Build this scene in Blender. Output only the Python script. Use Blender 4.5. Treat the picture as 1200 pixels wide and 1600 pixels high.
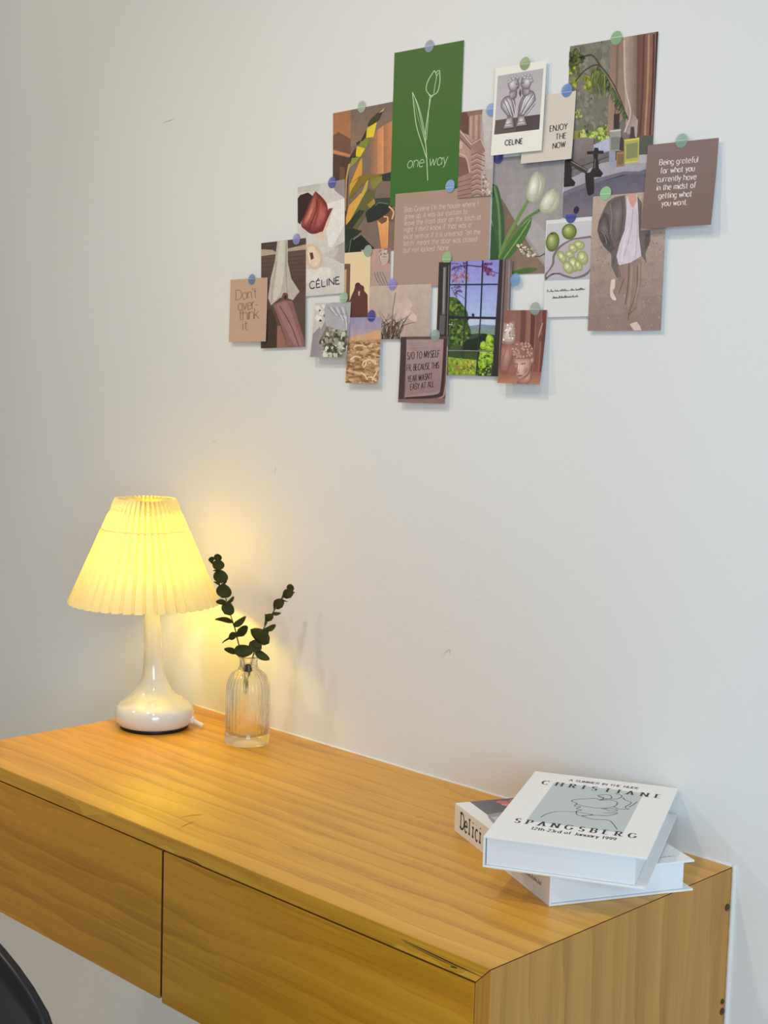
import bpy, bmesh, math, random
from mathutils import Vector, Matrix

for o in list(bpy.data.objects):
    bpy.data.objects.remove(o)
scene = bpy.context.scene
C = scene.collection
H = 0.75            # height of the desk top above the floor
D = 0.424           # desk depth
rad = math.radians

# ---------------------------------------------------------------- camera
cam_d = bpy.data.cameras.new('camera')
cam = bpy.data.objects.new('camera', cam_d)
C.objects.link(cam)
cam_d.sensor_fit = 'VERTICAL'
cam_d.sensor_height = 36.0
cam_d.lens = 2249.08 / 1600 * 36.0
cam_d.clip_start = 0.01
yaw, pitch, roll = rad(44.62022), rad(-5.77318), rad(-1.66221)
rot = Matrix.Rotation(yaw, 3, 'Z') @ Matrix.Rotation(pitch, 3, 'X') @ Matrix.Rotation(roll, 3, 'Y')
right, fwd, up = rot.col[0], rot.col[1], rot.col[2]
m = Matrix((right, up, -fwd)).transposed().to_4x4()
m.translation = Vector((1.82831, -1.42289, H + 0.55611))
cam.matrix_world = m
scene.camera = cam

# ---------------------------------------------------------------- world, lights, exposure
world = bpy.data.worlds.new('world')
scene.world = world
world.use_nodes = True
bg = world.node_tree.nodes['Background']
bg.inputs[0].default_value = (1.0, 0.905, 0.775, 1)
bg.inputs[1].default_value = 0.325


def area(name, loc, target, size, power, col, shape='DISK'):
    l = bpy.data.lights.new(name, 'AREA')
    l.shape = shape
    l.size = size
    l.energy = power
    l.color = col
    o = bpy.data.objects.new(name, l)
    C.objects.link(o)
    o.location = loc
    d = Vector(target) - Vector(loc)
    o.rotation_euler = d.to_track_quat('-Z', 'Y').to_euler()
    return o


def spot(name, loc, target, power, col, cone=70, radius=0.05, blend=1.0):
    l = bpy.data.lights.new(name, 'SPOT')
    l.energy = power
    l.color = col
    l.spot_size = rad(cone)
    l.spot_blend = blend
    l.shadow_soft_size = radius
    o = bpy.data.objects.new(name, l)
    C.objects.link(o)
    o.location = loc
    d = Vector(target) - Vector(loc)
    o.rotation_euler = d.to_track_quat('-Z', 'Y').to_euler()
    return o


spot('ceiling_spot', (-0.75, -1.30, 2.45), (0.78, -0.05, 1.05), 30, (1.0, 0.85, 0.62), 116, 0.045)
spot('ceiling_spot', (0.45, -1.00, 2.62), (0.5, -0.30, 0.75), 34, (1.0, 0.91, 0.77), 90, 0.06)
spot('ceiling_spot', (1.45, -1.20, 2.62), (1.05, -0.25, 0.75), 17, (0.95, 0.97, 1.0), 90, 0.06)
area('window_daylight', (3.0, -2.0, 1.45), (0.9, 0.0, 0.75), 1.2, 47, (0.52, 0.77, 1.0), 'SQUARE')
vs = scene.view_settings
vs.view_transform = 'Standard'
vs.look = 'None'
vs.gamma = 1.0
vs.use_curve_mapping = False
vs.exposure = 0.0


# ---------------------------------------------------------------- materials
def new_mat(name):
    mt = bpy.data.materials.new(name)
    mt.use_nodes = True
    nt = mt.node_tree
    return mt, nt, nt.nodes['Principled BSDF'], nt.nodes['Material Output']


def simple(name, col, rough=0.5, spec=0.5, metal=0.0, coat=0.0):
    mt, nt, b, out = new_mat(name)
    b.inputs['Base Color'].default_value = (*col, 1)
    b.inputs['Roughness'].default_value = rough
    b.inputs['Specular IOR Level'].default_value = 0.35
    b.inputs['Specular IOR Level'].default_value = spec
    b.inputs['Metallic'].default_value = metal
    b.inputs['Coat Weight'].default_value = coat
    return mt


def lin(c):
    c = c / 255.0
    return c / 12.92 if c <= 0.04045 else ((c + 0.055) / 1.055) ** 2.4


def srgb(c, k=1.0):
    return tuple(min(0.95, lin(x) * k) for x in c)


def wall_mat():
    mt, nt, b, out = new_mat('painted_plaster')
    N, L = nt.nodes, nt.links
    tc = N.new('ShaderNodeTexCoord')
    n1 = N.new('ShaderNodeTexNoise')
    n1.inputs['Scale'].default_value = 260
    n1.inputs['Detail'].default_value = 4
    n2 = N.new('ShaderNodeTexNoise')
    n2.inputs['Scale'].default_value = 2.2
    n2.inputs['Detail'].default_value = 3
    L.new(tc.outputs['Object'], n1.inputs['Vector'])
    L.new(tc.outputs['Object'], n2.inputs['Vector'])
    r = N.new('ShaderNodeValToRGB')
    r.color_ramp.elements[0].color = (0.755, 0.742, 0.725, 1)
    r.color_ramp.elements[1].color = (0.81, 0.80, 0.785, 1)
    L.new(n2.outputs['Fac'], r.inputs[0])
    L.new(r.outputs[0], b.inputs['Base Color'])
    bp = N.new('ShaderNodeBump')
    bp.inputs['Strength'].default_value = 0.12
    bp.inputs['Distance'].default_value = 0.002
    L.new(n1.outputs['Fac'], bp.inputs['Height'])
    L.new(bp.outputs[0], b.inputs['Normal'])
    b.inputs['Roughness'].default_value = 0.6
    b.inputs['Specular IOR Level'].default_value = 0.25
    return mt


def wood_mat(name, dark, mid, light, axis='x', rough=0.36, coat=0.25, fine=1.0, band='Y', rings=0.22):
    mt, nt, b, out = new_mat(name)
    N, L = nt.nodes, nt.links
    tc = N.new('ShaderNodeTexCoord')

    def mapped(sx, sy, sz):
        mp = N.new('ShaderNodeMapping')
        mp.inputs['Scale'].default_value = (sx, sy, sz)
        L.new(tc.outputs['Object'], mp.inputs['Vector'])
        return mp
    long_, cross = 0.9, 24.0 * fine
    s = {'x': (long_, cross, cross), 'z': (cross, cross, long_)}[axis]
    warp = N.new('ShaderNodeTexNoise')
    warp.inputs['Scale'].default_value = 1.8
    L.new(tc.outputs['Object'], warp.inputs['Vector'])
    mp = mapped(*s)
    addv = N.new('ShaderNodeVectorMath')
    addv.operation = 'MULTIPLY_ADD'
    L.new(warp.outputs['Color'], addv.inputs[0])
    addv.inputs[1].default_value = (1.5, 1.5, 1.5)
    L.new(mp.outputs[0], addv.inputs[2])
    n1 = N.new('ShaderNodeTexNoise')
    n1.inputs['Scale'].default_value = 1.5
    n1.inputs['Detail'].default_value = 6
    n1.inputs['Roughness'].default_value = 0.55
    L.new(addv.outputs[0], n1.inputs['Vector'])
    # growth-ring lines: distorted bands across the grain
    wv = N.new('ShaderNodeTexWave')
    wv.wave_type = 'BANDS'
    wv.bands_direction = band
    wv.wave_profile = 'SAW'
    wv.inputs['Scale'].default_value = 11.0 if axis == 'x' else 7.0
    wv.inputs['Distortion'].default_value = 5.0
    wv.inputs['Detail'].default_value = 3.0
    wv.inputs['Detail Scale'].default_value = 1.3
    mpw = mapped(*({'x': (0.30, 1.0, 1.0), 'z': (1.0, 1.0, 0.30)}[axis]))
    L.new(mpw.outputs[0], wv.inputs['Vector'])
    s2 = {'x': (3.0, 300, 300), 'z': (300, 300, 3.0)}[axis]
    mp2 = mapped(*s2)
    n2 = N.new('ShaderNodeTexNoise')
    n2.inputs['Scale'].default_value = 1.0
    n2.inputs['Detail'].default_value = 3
    L.new(mp2.outputs[0], n2.inputs['Vector'])
    m1 = N.new('ShaderNodeMath')
    m1.operation = 'MULTIPLY_ADD'
    L.new(n2.outputs['Fac'], m1.inputs[0])
    m1.inputs[1].default_value = 0.36
    m0 = N.new('ShaderNodeMath')
    m0.operation = 'MULTIPLY'
    L.new(n1.outputs['Fac'], m0.inputs[0])
    m0.inputs[1].default_value = 0.75
    L.new(m0.outputs[0], m1.inputs[2])
    mix = N.new('ShaderNodeMath')
    mix.operation = 'MULTIPLY_ADD'
    L.new(wv.outputs['Fac'], mix.inputs[0])
    mix.inputs[1].default_value = rings
    L.new(m1.outputs[0], mix.inputs[2])
    r = N.new('ShaderNodeValToRGB')
    e = r.color_ramp.elements
    e[0].position, e[0].color = 0.42, (*dark, 1)
    e[1].position, e[1].color = 0.92, (*light, 1)
    x = e.new(0.64)
    x.color = (*mid, 1)
    L.new(mix.outputs[0], r.inputs[0])
    L.new(r.outputs[0], b.inputs['Base Color'])
    bp = N.new('ShaderNodeBump')
    bp.inputs['Strength'].default_value = 0.10
    bp.inputs['Distance'].default_value = 0.001
    L.new(mix.outputs[0], bp.inputs['Height'])
    L.new(bp.outputs[0], b.inputs['Normal'])
    b.inputs['Roughness'].default_value = rough
    b.inputs['Specular IOR Level'].default_value = 0.35
    b.inputs['Coat Weight'].default_value = coat
    b.inputs['Coat Roughness'].default_value = 0.3
    return mt


def shade_mat():
    mt, nt, b, out = new_mat('pleated_shade_fabric')
    N, L = nt.nodes, nt.links
    N.remove(b)
    d = N.new('ShaderNodeBsdfDiffuse')
    d.inputs[0].default_value = (0.68, 0.63, 0.42, 1)
    t = N.new('ShaderNodeBsdfTranslucent')
    t.inputs[0].default_value = (0.95, 0.80, 0.20, 1)
    mx = N.new('ShaderNodeMixShader')
    mx.inputs[0].default_value = 0.175
    L.new(d.outputs[0], mx.inputs[1])
    L.new(t.outputs[0], mx.inputs[2])
    L.new(mx.outputs[0], out.inputs[0])
    return mt


def glass_mat():
    mt, nt, b, out = new_mat('clear_ribbed_glass')
    N, L = nt.nodes, nt.links
    N.remove(b)
    g = N.new('ShaderNodeBsdfGlass')
    g.inputs['IOR'].default_value = 1.45
    g.inputs['Color'].default_value = (0.985, 0.99, 0.985, 1)
    g.inputs['Roughness'].default_value = 0.0
    t = N.new('ShaderNodeBsdfTransparent')
    mx = N.new('ShaderNodeMixShader')
    mx.inputs[0].default_value = 0.72
    L.new(t.outputs[0], mx.inputs[1])
    L.new(g.outputs[0], mx.inputs[2])
    L.new(mx.outputs[0], out.inputs[0])
    return mt


def leaf_mat():
    mt, nt, b, out = new_mat('eucalyptus_leaf')
    N, L = nt.nodes, nt.links
    tc = N.new('ShaderNodeTexCoord')
    n = N.new('ShaderNodeTexNoise')
    n.inputs['Scale'].default_value = 60
    L.new(tc.outputs['Object'], n.inputs['Vector'])
    r = N.new('ShaderNodeValToRGB')
    r.color_ramp.elements[0].color = (0.030, 0.034, 0.008, 1)
    r.color_ramp.elements[1].color = (0.085, 0.084, 0.018, 1)
    L.new(n.outputs['Fac'], r.inputs[0])
    L.new(r.outputs[0], b.inputs['Base Color'])
    b.inputs['Roughness'].default_value = 0.7
    b.inputs['Specular IOR Level'].default_value = 0.2
    t = N.new('ShaderNodeBsdfTranslucent')
    t.inputs[0].default_value = (0.16, 0.19, 0.03, 1)
    mx = N.new('ShaderNodeMixShader')
    mx.inputs[0].default_value = 0.16
    L.new(b.outputs[0], mx.inputs[1])
    L.new(t.outputs[0], mx.inputs[2])
    L.new(mx.outputs[0], out.inputs[0])
    return mt


def emit_mat(name, col, s):
    mt, nt, b, out = new_mat(name)
    b.inputs['Base Color'].default_value = (1, 1, 1, 1)
    b.inputs['Emission Color'].default_value = (*col, 1)
    b.inputs['Emission Strength'].default_value = s
    return mt


def print_mat():
    mt, nt, b, out = new_mat('printed_ink')
    a = nt.nodes.new('ShaderNodeAttribute')
    a.attribute_name = 'ink'
    nt.links.new(a.outputs['Color'], b.inputs['Base Color'])
    b.inputs['Roughness'].default_value = 0.55
    b.inputs['Specular IOR Level'].default_value = 0.25
    return mt


def photo_mat():
    """printed photograph: ink colour with soft tonal variation and fine grain of the print"""
    mt, nt, b, out = new_mat('printed_photo')
    N, L = nt.nodes, nt.links
    a = N.new('ShaderNodeAttribute')
    a.attribute_name = 'ink'
    tc = N.new('ShaderNodeTexCoord')
    fac = None
    for sc, dt, lo, hi in ((70, 2, .93, 1.07), (420, 2, .94, 1.06)):
        n_ = N.new('ShaderNodeTexNoise')
        n_.inputs['Scale'].default_value = sc
        n_.inputs['Detail'].default_value = dt
        L.new(tc.outputs['Object'], n_.inputs['Vector'])
        mr = N.new('ShaderNodeMapRange')
        mr.inputs['From Min'].default_value = .3
        mr.inputs['From Max'].default_value = .7
        mr.inputs['To Min'].default_value = lo
        mr.inputs['To Max'].default_value = hi
        L.new(n_.outputs['Fac'], mr.inputs['Value'])
        if fac is None:
            fac = mr.outputs[0]
        else:
            mu = N.new('ShaderNodeMath')
            mu.operation = 'MULTIPLY'
            L.new(fac, mu.inputs[0])
            L.new(mr.outputs[0], mu.inputs[1])
            fac = mu.outputs[0]
    vm = N.new('ShaderNodeVectorMath')
    vm.operation = 'SCALE'
    L.new(a.outputs['Color'], vm.inputs[0])
    L.new(fac, vm.inputs['Scale'])
    L.new(vm.outputs[0], b.inputs['Base Color'])
    b.inputs['Roughness'].default_value = 0.5
    b.inputs['Specular IOR Level'].default_value = 0.25
    return mt


def sticker_mat(name, col):
    mt, nt, b, out = new_mat(name)
    N, L = nt.nodes, nt.links
    b.inputs['Base Color'].default_value = (*col, 1)
    b.inputs['Roughness'].default_value = 0.45
    t = N.new('ShaderNodeBsdfTransparent')
    mx = N.new('ShaderNodeMixShader')
    mx.inputs[0].default_value = 0.80
    L.new(t.outputs[0], mx.inputs[1])
    L.new(b.outputs[0], mx.inputs[2])
    L.new(mx.outputs[0], out.inputs[0])
    return mt


INK = 1.12       # paper receives a little less than full white in this room
M = dict(
    wall=wall_mat(),
    floor=simple('grey_floor_tile', (0.74, 0.72, 0.69), 0.4),
    top=wood_mat('honey_oak_top', (0.44, 0.195, 0.016), (0.63, 0.315, 0.028), (0.74, 0.40, 0.048), 'x', coat=0.10),
    front=wood_mat('honey_oak_front', (0.42, 0.175, 0.010), (0.57, 0.26, 0.018), (0.66, 0.325, 0.03), 'x', fine=0.55, coat=0.08, band='Z', rings=0.16),
    side=wood_mat('honey_oak_side', (0.36, 0.155, 0.022), (0.48, 0.225, 0.040), (0.56, 0.285, 0.062), 'z', fine=0.8, coat=0.08, band='Y', rings=0.16),
    dark=simple('dark_joint', (0.05, 0.018, 0.010), 0.8),
    caulk=simple('white_caulk', (0.78, 0.75, 0.70), 0.5),
    screw=simple('dark_screw', (0.10, 0.07, 0.04), 0.4, metal=0.6),
    paper=simple('card_paper', (0.82, 0.81, 0.78), 0.6, 0.25),
    bookcover=simple('white_book_cover', (0.84, 0.83, 0.82), 0.42, 0.4),
    pages=simple('white_page_block', (0.80, 0.81, 0.83), 0.6, 0.3),
    ceramic=simple('white_glossy_lamp_body', (0.70, 0.69, 0.66), 0.12, 0.5, coat=0.5),
    black=simple('black_plastic', (0.006, 0.006, 0.007), 0.38, 0.4),
    metal=simple('chrome_legs', (0.5, 0.5, 0.5), 0.25, metal=1.0),
    whiteplastic=simple('white_plastic', (0.8, 0.78, 0.74), 0.35),
    shade=shade_mat(), glass=glass_mat(), leaf=leaf_mat(),
    twig=simple('brown_green_twig', (0.10, 0.085, 0.035), 0.6),
    bulb=emit_mat('glowing_bulb', (1.0, 0.71, 0.05), 320.0),
    ring=simple('wire_ring', (0.5, 0.45, 0.35), 0.5),
    ink=print_mat(), photo=photo_mat(),
    scuff=simple('faint_wall_scuff', (0.50, 0.49, 0.46), 0.7),
)


# ---------------------------------------------------------------- helpers
def mesh_obj(name, verts, faces, mat, parent=None, loc=(0, 0, 0), smooth=False, fix=True):
    me = bpy.data.meshes.new(name)
    me.from_pydata([tuple(v) for v in verts], [], faces)
    if fix:
        bm = bmesh.new()
        bm.from_mesh(me)
        bmesh.ops.recalc_face_normals(bm, faces=bm.faces)
        bm.to_mesh(me)
        bm.free()
    if smooth:
        for p in me.polygons:
            p.use_smooth = True
    me.materials.append(mat)
    o = bpy.data.objects.new(name, me)
    C.objects.link(o)
    o.location = loc
    if parent:
        o.parent = parent
    return o


def empty(name, loc, rz=0.0):
    o = bpy.data.objects.new(name, None)
    C.objects.link(o)
    o.location = loc
    o.rotation_euler = (0, 0, rz)
    o.empty_display_size = 0.02
    return o


def tag(o, label, cat, group=None):
    o['label'] = label
    o['category'] = cat
    if group:
        o['group'] = group
    return o


def box(x0, x1, y0, y1, z0, z1):
    v = [(x, y, z) for z in (z0, z1) for y in (y0, y1) for x in (x0, x1)]
    f = [(0, 1, 3, 2), (4, 5, 7, 6), (0, 1, 5, 4), (2, 3, 7, 6), (0, 2, 6, 4), (1, 3, 7, 5)]
    return v, f


def prism_y(pts, y0, y1):
    n = len(pts)
    v = [(x, y0, z) for x, z in pts] + [(x, y1, z) for x, z in pts]
    f = [tuple(range(n)), tuple(range(n, 2 * n))] + [(i, (i + 1) % n, n + (i + 1) % n, n + i) for i in range(n)]
    return v, f


def bevel(o, w, seg=2):
    b = o.modifiers.new('bevel', 'BEVEL')
    b.width = w
    b.segments = seg
    b.limit_method = 'ANGLE'
    return o


def lathe(profile, n=48, shift=None, ripple=None):
    """profile: list of (r, z); closes at r == 0"""
    v, f = [], []
    rings = []
    for (r, z) in profile:
        sx, sy = shift(z) if shift else (0, 0)
        if r <= 1e-6:
            v.append((sx, sy, z))
            rings.append([len(v) - 1])
        else:
            idx = []
            for i in range(n):
                a = 2 * math.pi * i / n
                rr = r + (ripple(a, r, z) if ripple else 0)
                v.append((sx + rr * math.cos(a), sy + rr * math.sin(a), z))
                idx.append(len(v) - 1)
            rings.append(idx)
    for a, b in zip(rings, rings[1:]):
        if len(a) == 1 and len(b) == 1:
            continue
        for i in range(n):
            j = (i + 1) % n
            if len(a) == 1:
                f.append((a[0], b[i], b[j]))
            elif len(b) == 1:
                f.append((a[i], a[j], b[0]))
            else:
                f.append((a[i], a[j], b[j], b[i]))
    return v, f


def spline(pts, sub=6):
    if len(pts) < 3:
        return [Vector(p) for p in pts]
    P = [Vector(p) for p in pts]
    P = [P[0] * 2 - P[1]] + P + [P[-1] * 2 - P[-2]]
    out = []
    for i in range(1, len(P) - 2):
        a, b, c, d = P[i - 1:i + 3]
        for k in range(sub):
            t = k / sub
            out.append(0.5 * ((2 * b) + (c - a) * t + (2 * a - 5 * b + 4 * c - d) * t * t + (3 * b - a - 3 * c + d) * t ** 3))
    out.append(P[-2])
    return out


def tube(pts, r0, r1=None, n=8, sub=5, close=True):
    r1 = r0 if r1 is None else r1
    pts = spline(pts, sub)
    v, f = [], []
    m_ = len(pts)
    for i, p in enumerate(pts):
        t = (pts[min(i + 1, m_ - 1)] - pts[max(i - 1, 0)]).normalized()
        a = t.orthogonal().normalized() if i == 0 else (a - t * a.dot(t)).normalized()
        b = t.cross(a)
        r = r0 + (r1 - r0) * i / (m_ - 1)
        for k in range(n):
            q = 2 * math.pi * k / n
            v.append(p + (a * math.cos(q) + b * math.sin(q)) * r)
    for i in range(m_ - 1):
        for k in range(n):
            l = (k + 1) % n
            f.append((i * n + k, i * n + l, (i + 1) * n + l, (i + 1) * n + k))
    f.append(tuple(range(n)))
    f.append(tuple(range((m_ - 1) * n, m_ * n)))
    return v, f


# ---------------------------------------------------------------- setting
w = mesh_obj('wall_back', *box(-2.4, 3.6, 0.0, 0.12, 0.0, 2.8), M['wall'])
w['kind'] = 'structure'
fl = mesh_obj('floor', *box(-2.4, 3.6, -3.2, 0.12, -0.05, 0.0), M['floor'])
fl['kind'] = 'structure'


def bead(name, pts, r):
    pts2 = []
    rnd = random.Random(3)
    a, b = Vector(pts[0]), Vector(pts[1])
    for i in range(40):
        pts2.append(a.lerp(b, i / 39))
    v, f = tube(pts2, r, r, 6, 1)
    return mesh_obj(name, [(x[0] + rnd.uniform(-.0003, .0003), x[1], x[2] + rnd.uniform(-.0003, .0003)) for x in v], f, M['caulk'], smooth=True)


t1 = bead('trim_1', [(0.0, -0.0004, H + 0.0002), (1.0, -0.0004, H + 0.0002)], 0.0020)
t2 = bead('trim_2', [(1.0022, -0.0004, H + 0.002), (1.0022, -0.0004, H - 0.206)], 0.0030)
for t in (t1, t2):
    t['kind'] = 'structure'


def flat_stroke(pts, wd, ny):
    """thin flat mark on a plane; ny = 'y' on the wall / front, 'z' on the top"""
    P = spline(pts, 4)
    v, f = [], []
    for i, p in enumerate(P):
        t = (P[min(i + 1, len(P) - 1)] - P[max(i - 1, 0)]).normalized()
        nrm = Vector((0, -1, 0)) if ny == 'y' else Vector((0, 0, 1))
        s = t.cross(nrm).normalized()
        k = wd * (0.25 + 0.75 * math.sin(math.pi * (i + 0.3) / (len(P) - 0.4)))
        v += [p + s * k, p - s * k]
    for i in range(len(P) - 1):
        f.append((2 * i, 2 * i + 1, 2 * i + 3, 2 * i + 2))
    return v, f


for pts in ([(-0.10, .936), (-0.085, .9375), (-0.072, .9385)], [(0.040, .4285), (0.048, .4325)], [(0.190, .390), (0.193, .400)],
            [(0.545, .172), (0.556, .180), (0.556, .174)], [(0.02, 0.285), (0.02, 0.286)]):
    mesh_obj('scuff_mark', *flat_stroke([(x, -0.0003, H + z) for x, z in pts], 0.0006, 'y'), M['scuff'], w, fix=False)

# ---------------------------------------------------------------- desk
desk = empty('floating_desk', (0, 0, H))
tag(desk, 'wall-mounted honey oak desk with two handleless drawers under the photo collage', 'desk')
T = 0.0185
g = 0.0005
top = bevel(mesh_obj('top_panel', *prism_y([(0, 0), (1.0, 0), (1.0 - T, -T), (T, -T)], -D, -0.0006), M['top'], desk), 0.0006)
bevel(mesh_obj('side_panel', *prism_y([(1.0, -2 * g), (1.0, -0.206), (1.0 - T, -0.206), (1.0 - T, -T - 2 * g)], -D, -0.0006), M['side'], desk), 0.0005)
bevel(mesh_obj('side_panel', *prism_y([(0.0, -2 * g), (0.0, -0.206), (T, -0.206), (T, -T - 2 * g)], -D, -0.0006), M['side'], desk), 0.0005)
mesh_obj('joint_filler', *prism_y([(0.9993, -0.0004), (0.9993, -0.0012), (1.0 - T, -T - 0.0014), (1.0 - T, -T + 0.0002)], -D + 0.0004, -0.001), M['dark'], desk)
# carcass set back behind the drawer fronts
mesh_obj('carcass', *box(T, 1.0 - T, -D + 0.021, -0.001, -0.200, -T - 0.0008), M['dark'], desk)
mesh_obj('gap_shade', *box(0.4882, 0.4933, -D + 0.0022, -D + 0.0208, -0.2000, -T - 0.0030), M['dark'], desk)  # dark strip added in the gap between the drawers as its shade
mesh_obj('rail', *box(T + 0.003, 1.0 - T - 0.003, -D + 0.0025, -D + 0.0205, -T - 0.0020, -T - 0.0006), M['dark'], desk)
for x0, x1, zb in ((T + 0.002, 0.4880, -0.2035), (0.4935, 0.9800, -0.2065)):
    bevel(mesh_obj('drawer', *box(x0, x1, -D + 0.0004, -D + 0.0185, zb, -T - 0.0022), M['front'], desk), 0.0007)
# split veneer on the front edge and scratches on the top
y = -D - 0.0002
for pts, wd in (([(0.884, y, -.0068), (0.92, y, -.0085), (0.957, y, -.0100), (0.9895, y, -.0108)], .0007),
                ([(0.888, y, -.0085), (0.93, y, -.0110), (0.956, y, -.0118)], .0004),
                ([(0.95, y, -.0135), (0.958, y, -.0125)], .0009),
                ([(0.525, y, -.0175), (0.55, y, -.0165), (0.565, y, -.0178)], .0005)):
    mesh_obj('crack', *flat_stroke(pts, wd, 'y'), M['dark'], desk, fix=False)
M['scratch'] = simple('scratch_brown', (0.24, 0.11, 0.02), 0.6)
z = 0.0002
for pts, wd in (([(.4547, -.369, z), (.458, -.352, z), (.4638, -.3425, z)], .0008), ([(.4855, -.3933, z), (.480, -.376, z), (.4775, -.365, z)], .0006),
                ([(.2690, -.0230, z), (.2715, -.0214, z)], .0013), ([(.6410, -.149, z), (.6455, -.1405, z)], .0006), ([(.395, -.385, z), (.399, -.379, z)], .0006)):
    mesh_obj('scratch', *flat_stroke(pts, wd, 'z'), M['scratch'], top, fix=False)


def screw(x, y_, z_, r):
    v, f = [], []
    n = 14
    for rr, h in ((r, 0.0), (r, .0012), (r * .6, .0016), (r * .35, .0008)):
        for k in range(n):
            a = 2 * math.pi * k / n
            v.append((x + h, y_ + rr * math.cos(a), z_ + rr * math.sin(a)))
    for i in range(3):
        for k in range(n):
            l = (k + 1) % n
            f.append((i * n + k, i * n + l, (i + 1) * n + l, (i + 1) * n + k))
    f.append(tuple(range(3 * n, 4 * n)))
    return mesh_obj('screw', v, f, M['screw'], desk)


screw(1.0, -0.0085, -0.046, 0.0042)
screw(1.0, -0.0080, -0.158, 0.0032)
screw(1.0, -0.0075, -0.170, 0.0040)

# ---------------------------------------------------------------- table lamp
LX, LY = 0.0755, -0.1318
lamp = empty('table_lamp', (LX, LY, H))
tag(lamp, 'white table lamp with a glowing cream pleated shade at the left end of the desk', 'lamp')
cr = Vector((0.7096, 0.7046, 0))          # direction along which the stem leans


def lean(zz):
    k = -0.040 * max(0.0, zz - 0.03)
    return cr.x * k, cr.y * k


prof = [(0.0, 0.004), (0.049, 0.004), (0.0545, 0.0065), (0.0580, 0.012), (0.0597, 0.019), (0.0595, 0.026), (0.0570, 0.0325), (0.0525, 0.0372), (0.0465, 0.0415),
        (0.0400, 0.0460), (0.0335, 0.0510), (0.0278, 0.0570), (0.0235, 0.0640), (0.0202, 0.0710), (0.0176, 0.0790), (0.0158, 0.0890), (0.0146, 0.1000), (0.0139, 0.1130),
        (0.0131, 0.134), (0.0122, 0.160), (0.0117, 0.185), (0.0115, 0.205), (0.0115, 0.216), (0.0, 0.218)]
prof2 = [(p.x, p.y) for p in spline([(a, b, 0) for a, b in prof[1:-1]], 3)]
mesh_obj('lamp_body', *lathe([prof[0]] + prof2 + [prof[-1]], 64, lean), M['ceramic'], lamp, smooth=True)
mesh_obj('foot', *lathe([(0, 0.0), (0.051, 0.0), (0.0515, 0.002), (0.0515, 0.0048), (0, 0.0048)], 48), M['black'], lamp, smooth=False)
so = cr * -0.0175                      # the shade sits a little crooked on the stem
sockx, socky = lean(0.245)
mesh_obj('bulb_socket', *[([(x + sockx, y_ + socky, zz) for x, y_, zz in lathe([(0, .216), (.0110, .216), (.0105, .236), (.0068, .2445), (0, .2445)], 24)[0]]),
                          lathe([(0, .216), (.0110, .216), (.0105, .236), (.0068, .2445), (0, .2445)], 24)[1]], M['whiteplastic'], lamp)
bx, by = lean(0.29)
bp_ = [(0, .2445), (.0060, .2445), (.0082, .249), (.0086, .256), (.0086, .270), (.0076, .276), (.0045, .280), (0, .281)]
bv, bf = lathe(bp_, 28)
mesh_obj('bulb', [(x + bx, y_ + by, zz) for x, y_, zz in bv], bf, M['bulb'], lamp, smooth=True)
# pleated shade: knife pleats, deep at the gathered top, shallow at the hem
NP = 42
v, f = [], []
levels = [(t_, (.1145 - .0685 * t_) - a_ - p_, a_) for t_, a_, p_ in ((0.0, .0024, 0), (.02, .0024, 0), (.25, .0026, 0), (.5, .0029, 0), (.72, .0033, 0), (.84, .0036, 0), (.875, .0037, .0012), (.90, .0044, .0006), (.94, .0072, 0), (1.0, .0112, 0))]
Z0, Z1 = 0.1915, 0.3490
for t, r, amp in levels:
    zz = Z0 + (Z1 - Z0) * t
    for i in range(NP * 3):
        k = i % 3
        a = 2 * math.pi * (i // 3 + (0.0, 0.62, 0.86)[k]) / NP
        rr = r + amp * (1.0, 0.55, -1.0)[k]
        dz = (0.0012 if k == 2 else 0) if t == 0 else (-0.0035 if (t == 1.0 and k == 2) else 0)
        v.append((so.x + rr * math.cos(a), so.y + rr * math.sin(a), zz + dz))
n = NP * 3
for i in range(len(levels) - 1):
    for k in range(n):
        l = (k + 1) % n
        f.append((i * n + k, i * n + l, (i + 1) * n + l, (i + 1) * n + k))
shade = mesh_obj('lamp_shade', v, f, M['shade'], lamp)


def ring(name, r, zz, th, par):
    pts = [(so.x + r * math.cos(2 * math.pi * k / 40), so.y + r * math.sin(2 * math.pi * k / 40), zz) for k in range(41)]
    vv, ff = tube(pts, th, th, 6, 1)
    return mesh_obj(name, vv, ff, M['ring'], par, smooth=True)


ring('shade_ring', .0615, .3010, .0011, shade)
ring('gathering_thread', .0476, .3290, .0006, shade)
for k in range(3):
    a = 2 * math.pi * k / 3 + 0.4
    mesh_obj('ring_spoke', *tube([(bx + .0105 * math.cos(a), by + .0105 * math.sin(a), .232), (so.x + .0615 * math.cos(a), so.y + .0615 * math.sin(a), .301)], .0009, .0009, 6), M['ring'], shade)
# power cord leaving the base towards the wall
cd = Vector((0.80, 0.60, 0)).normalized()
c0 = cd * 0.0555
mesh_obj('cord_grommet', *tube([c0 + Vector((0, 0, .0145)), c0 + cd * .006 + Vector((0, 0, .0135))], .0062, .0056, 12), M['whiteplastic'], lamp, smooth=False)
pc = cd * 0.060 + Vector((0, 0, .0135))
mesh_obj('cord', *tube([pc, pc + cd * .016 + Vector((0, 0, -.0075))], .0034, .0030, 10), M['whiteplastic'], lamp, smooth=False)

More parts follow.
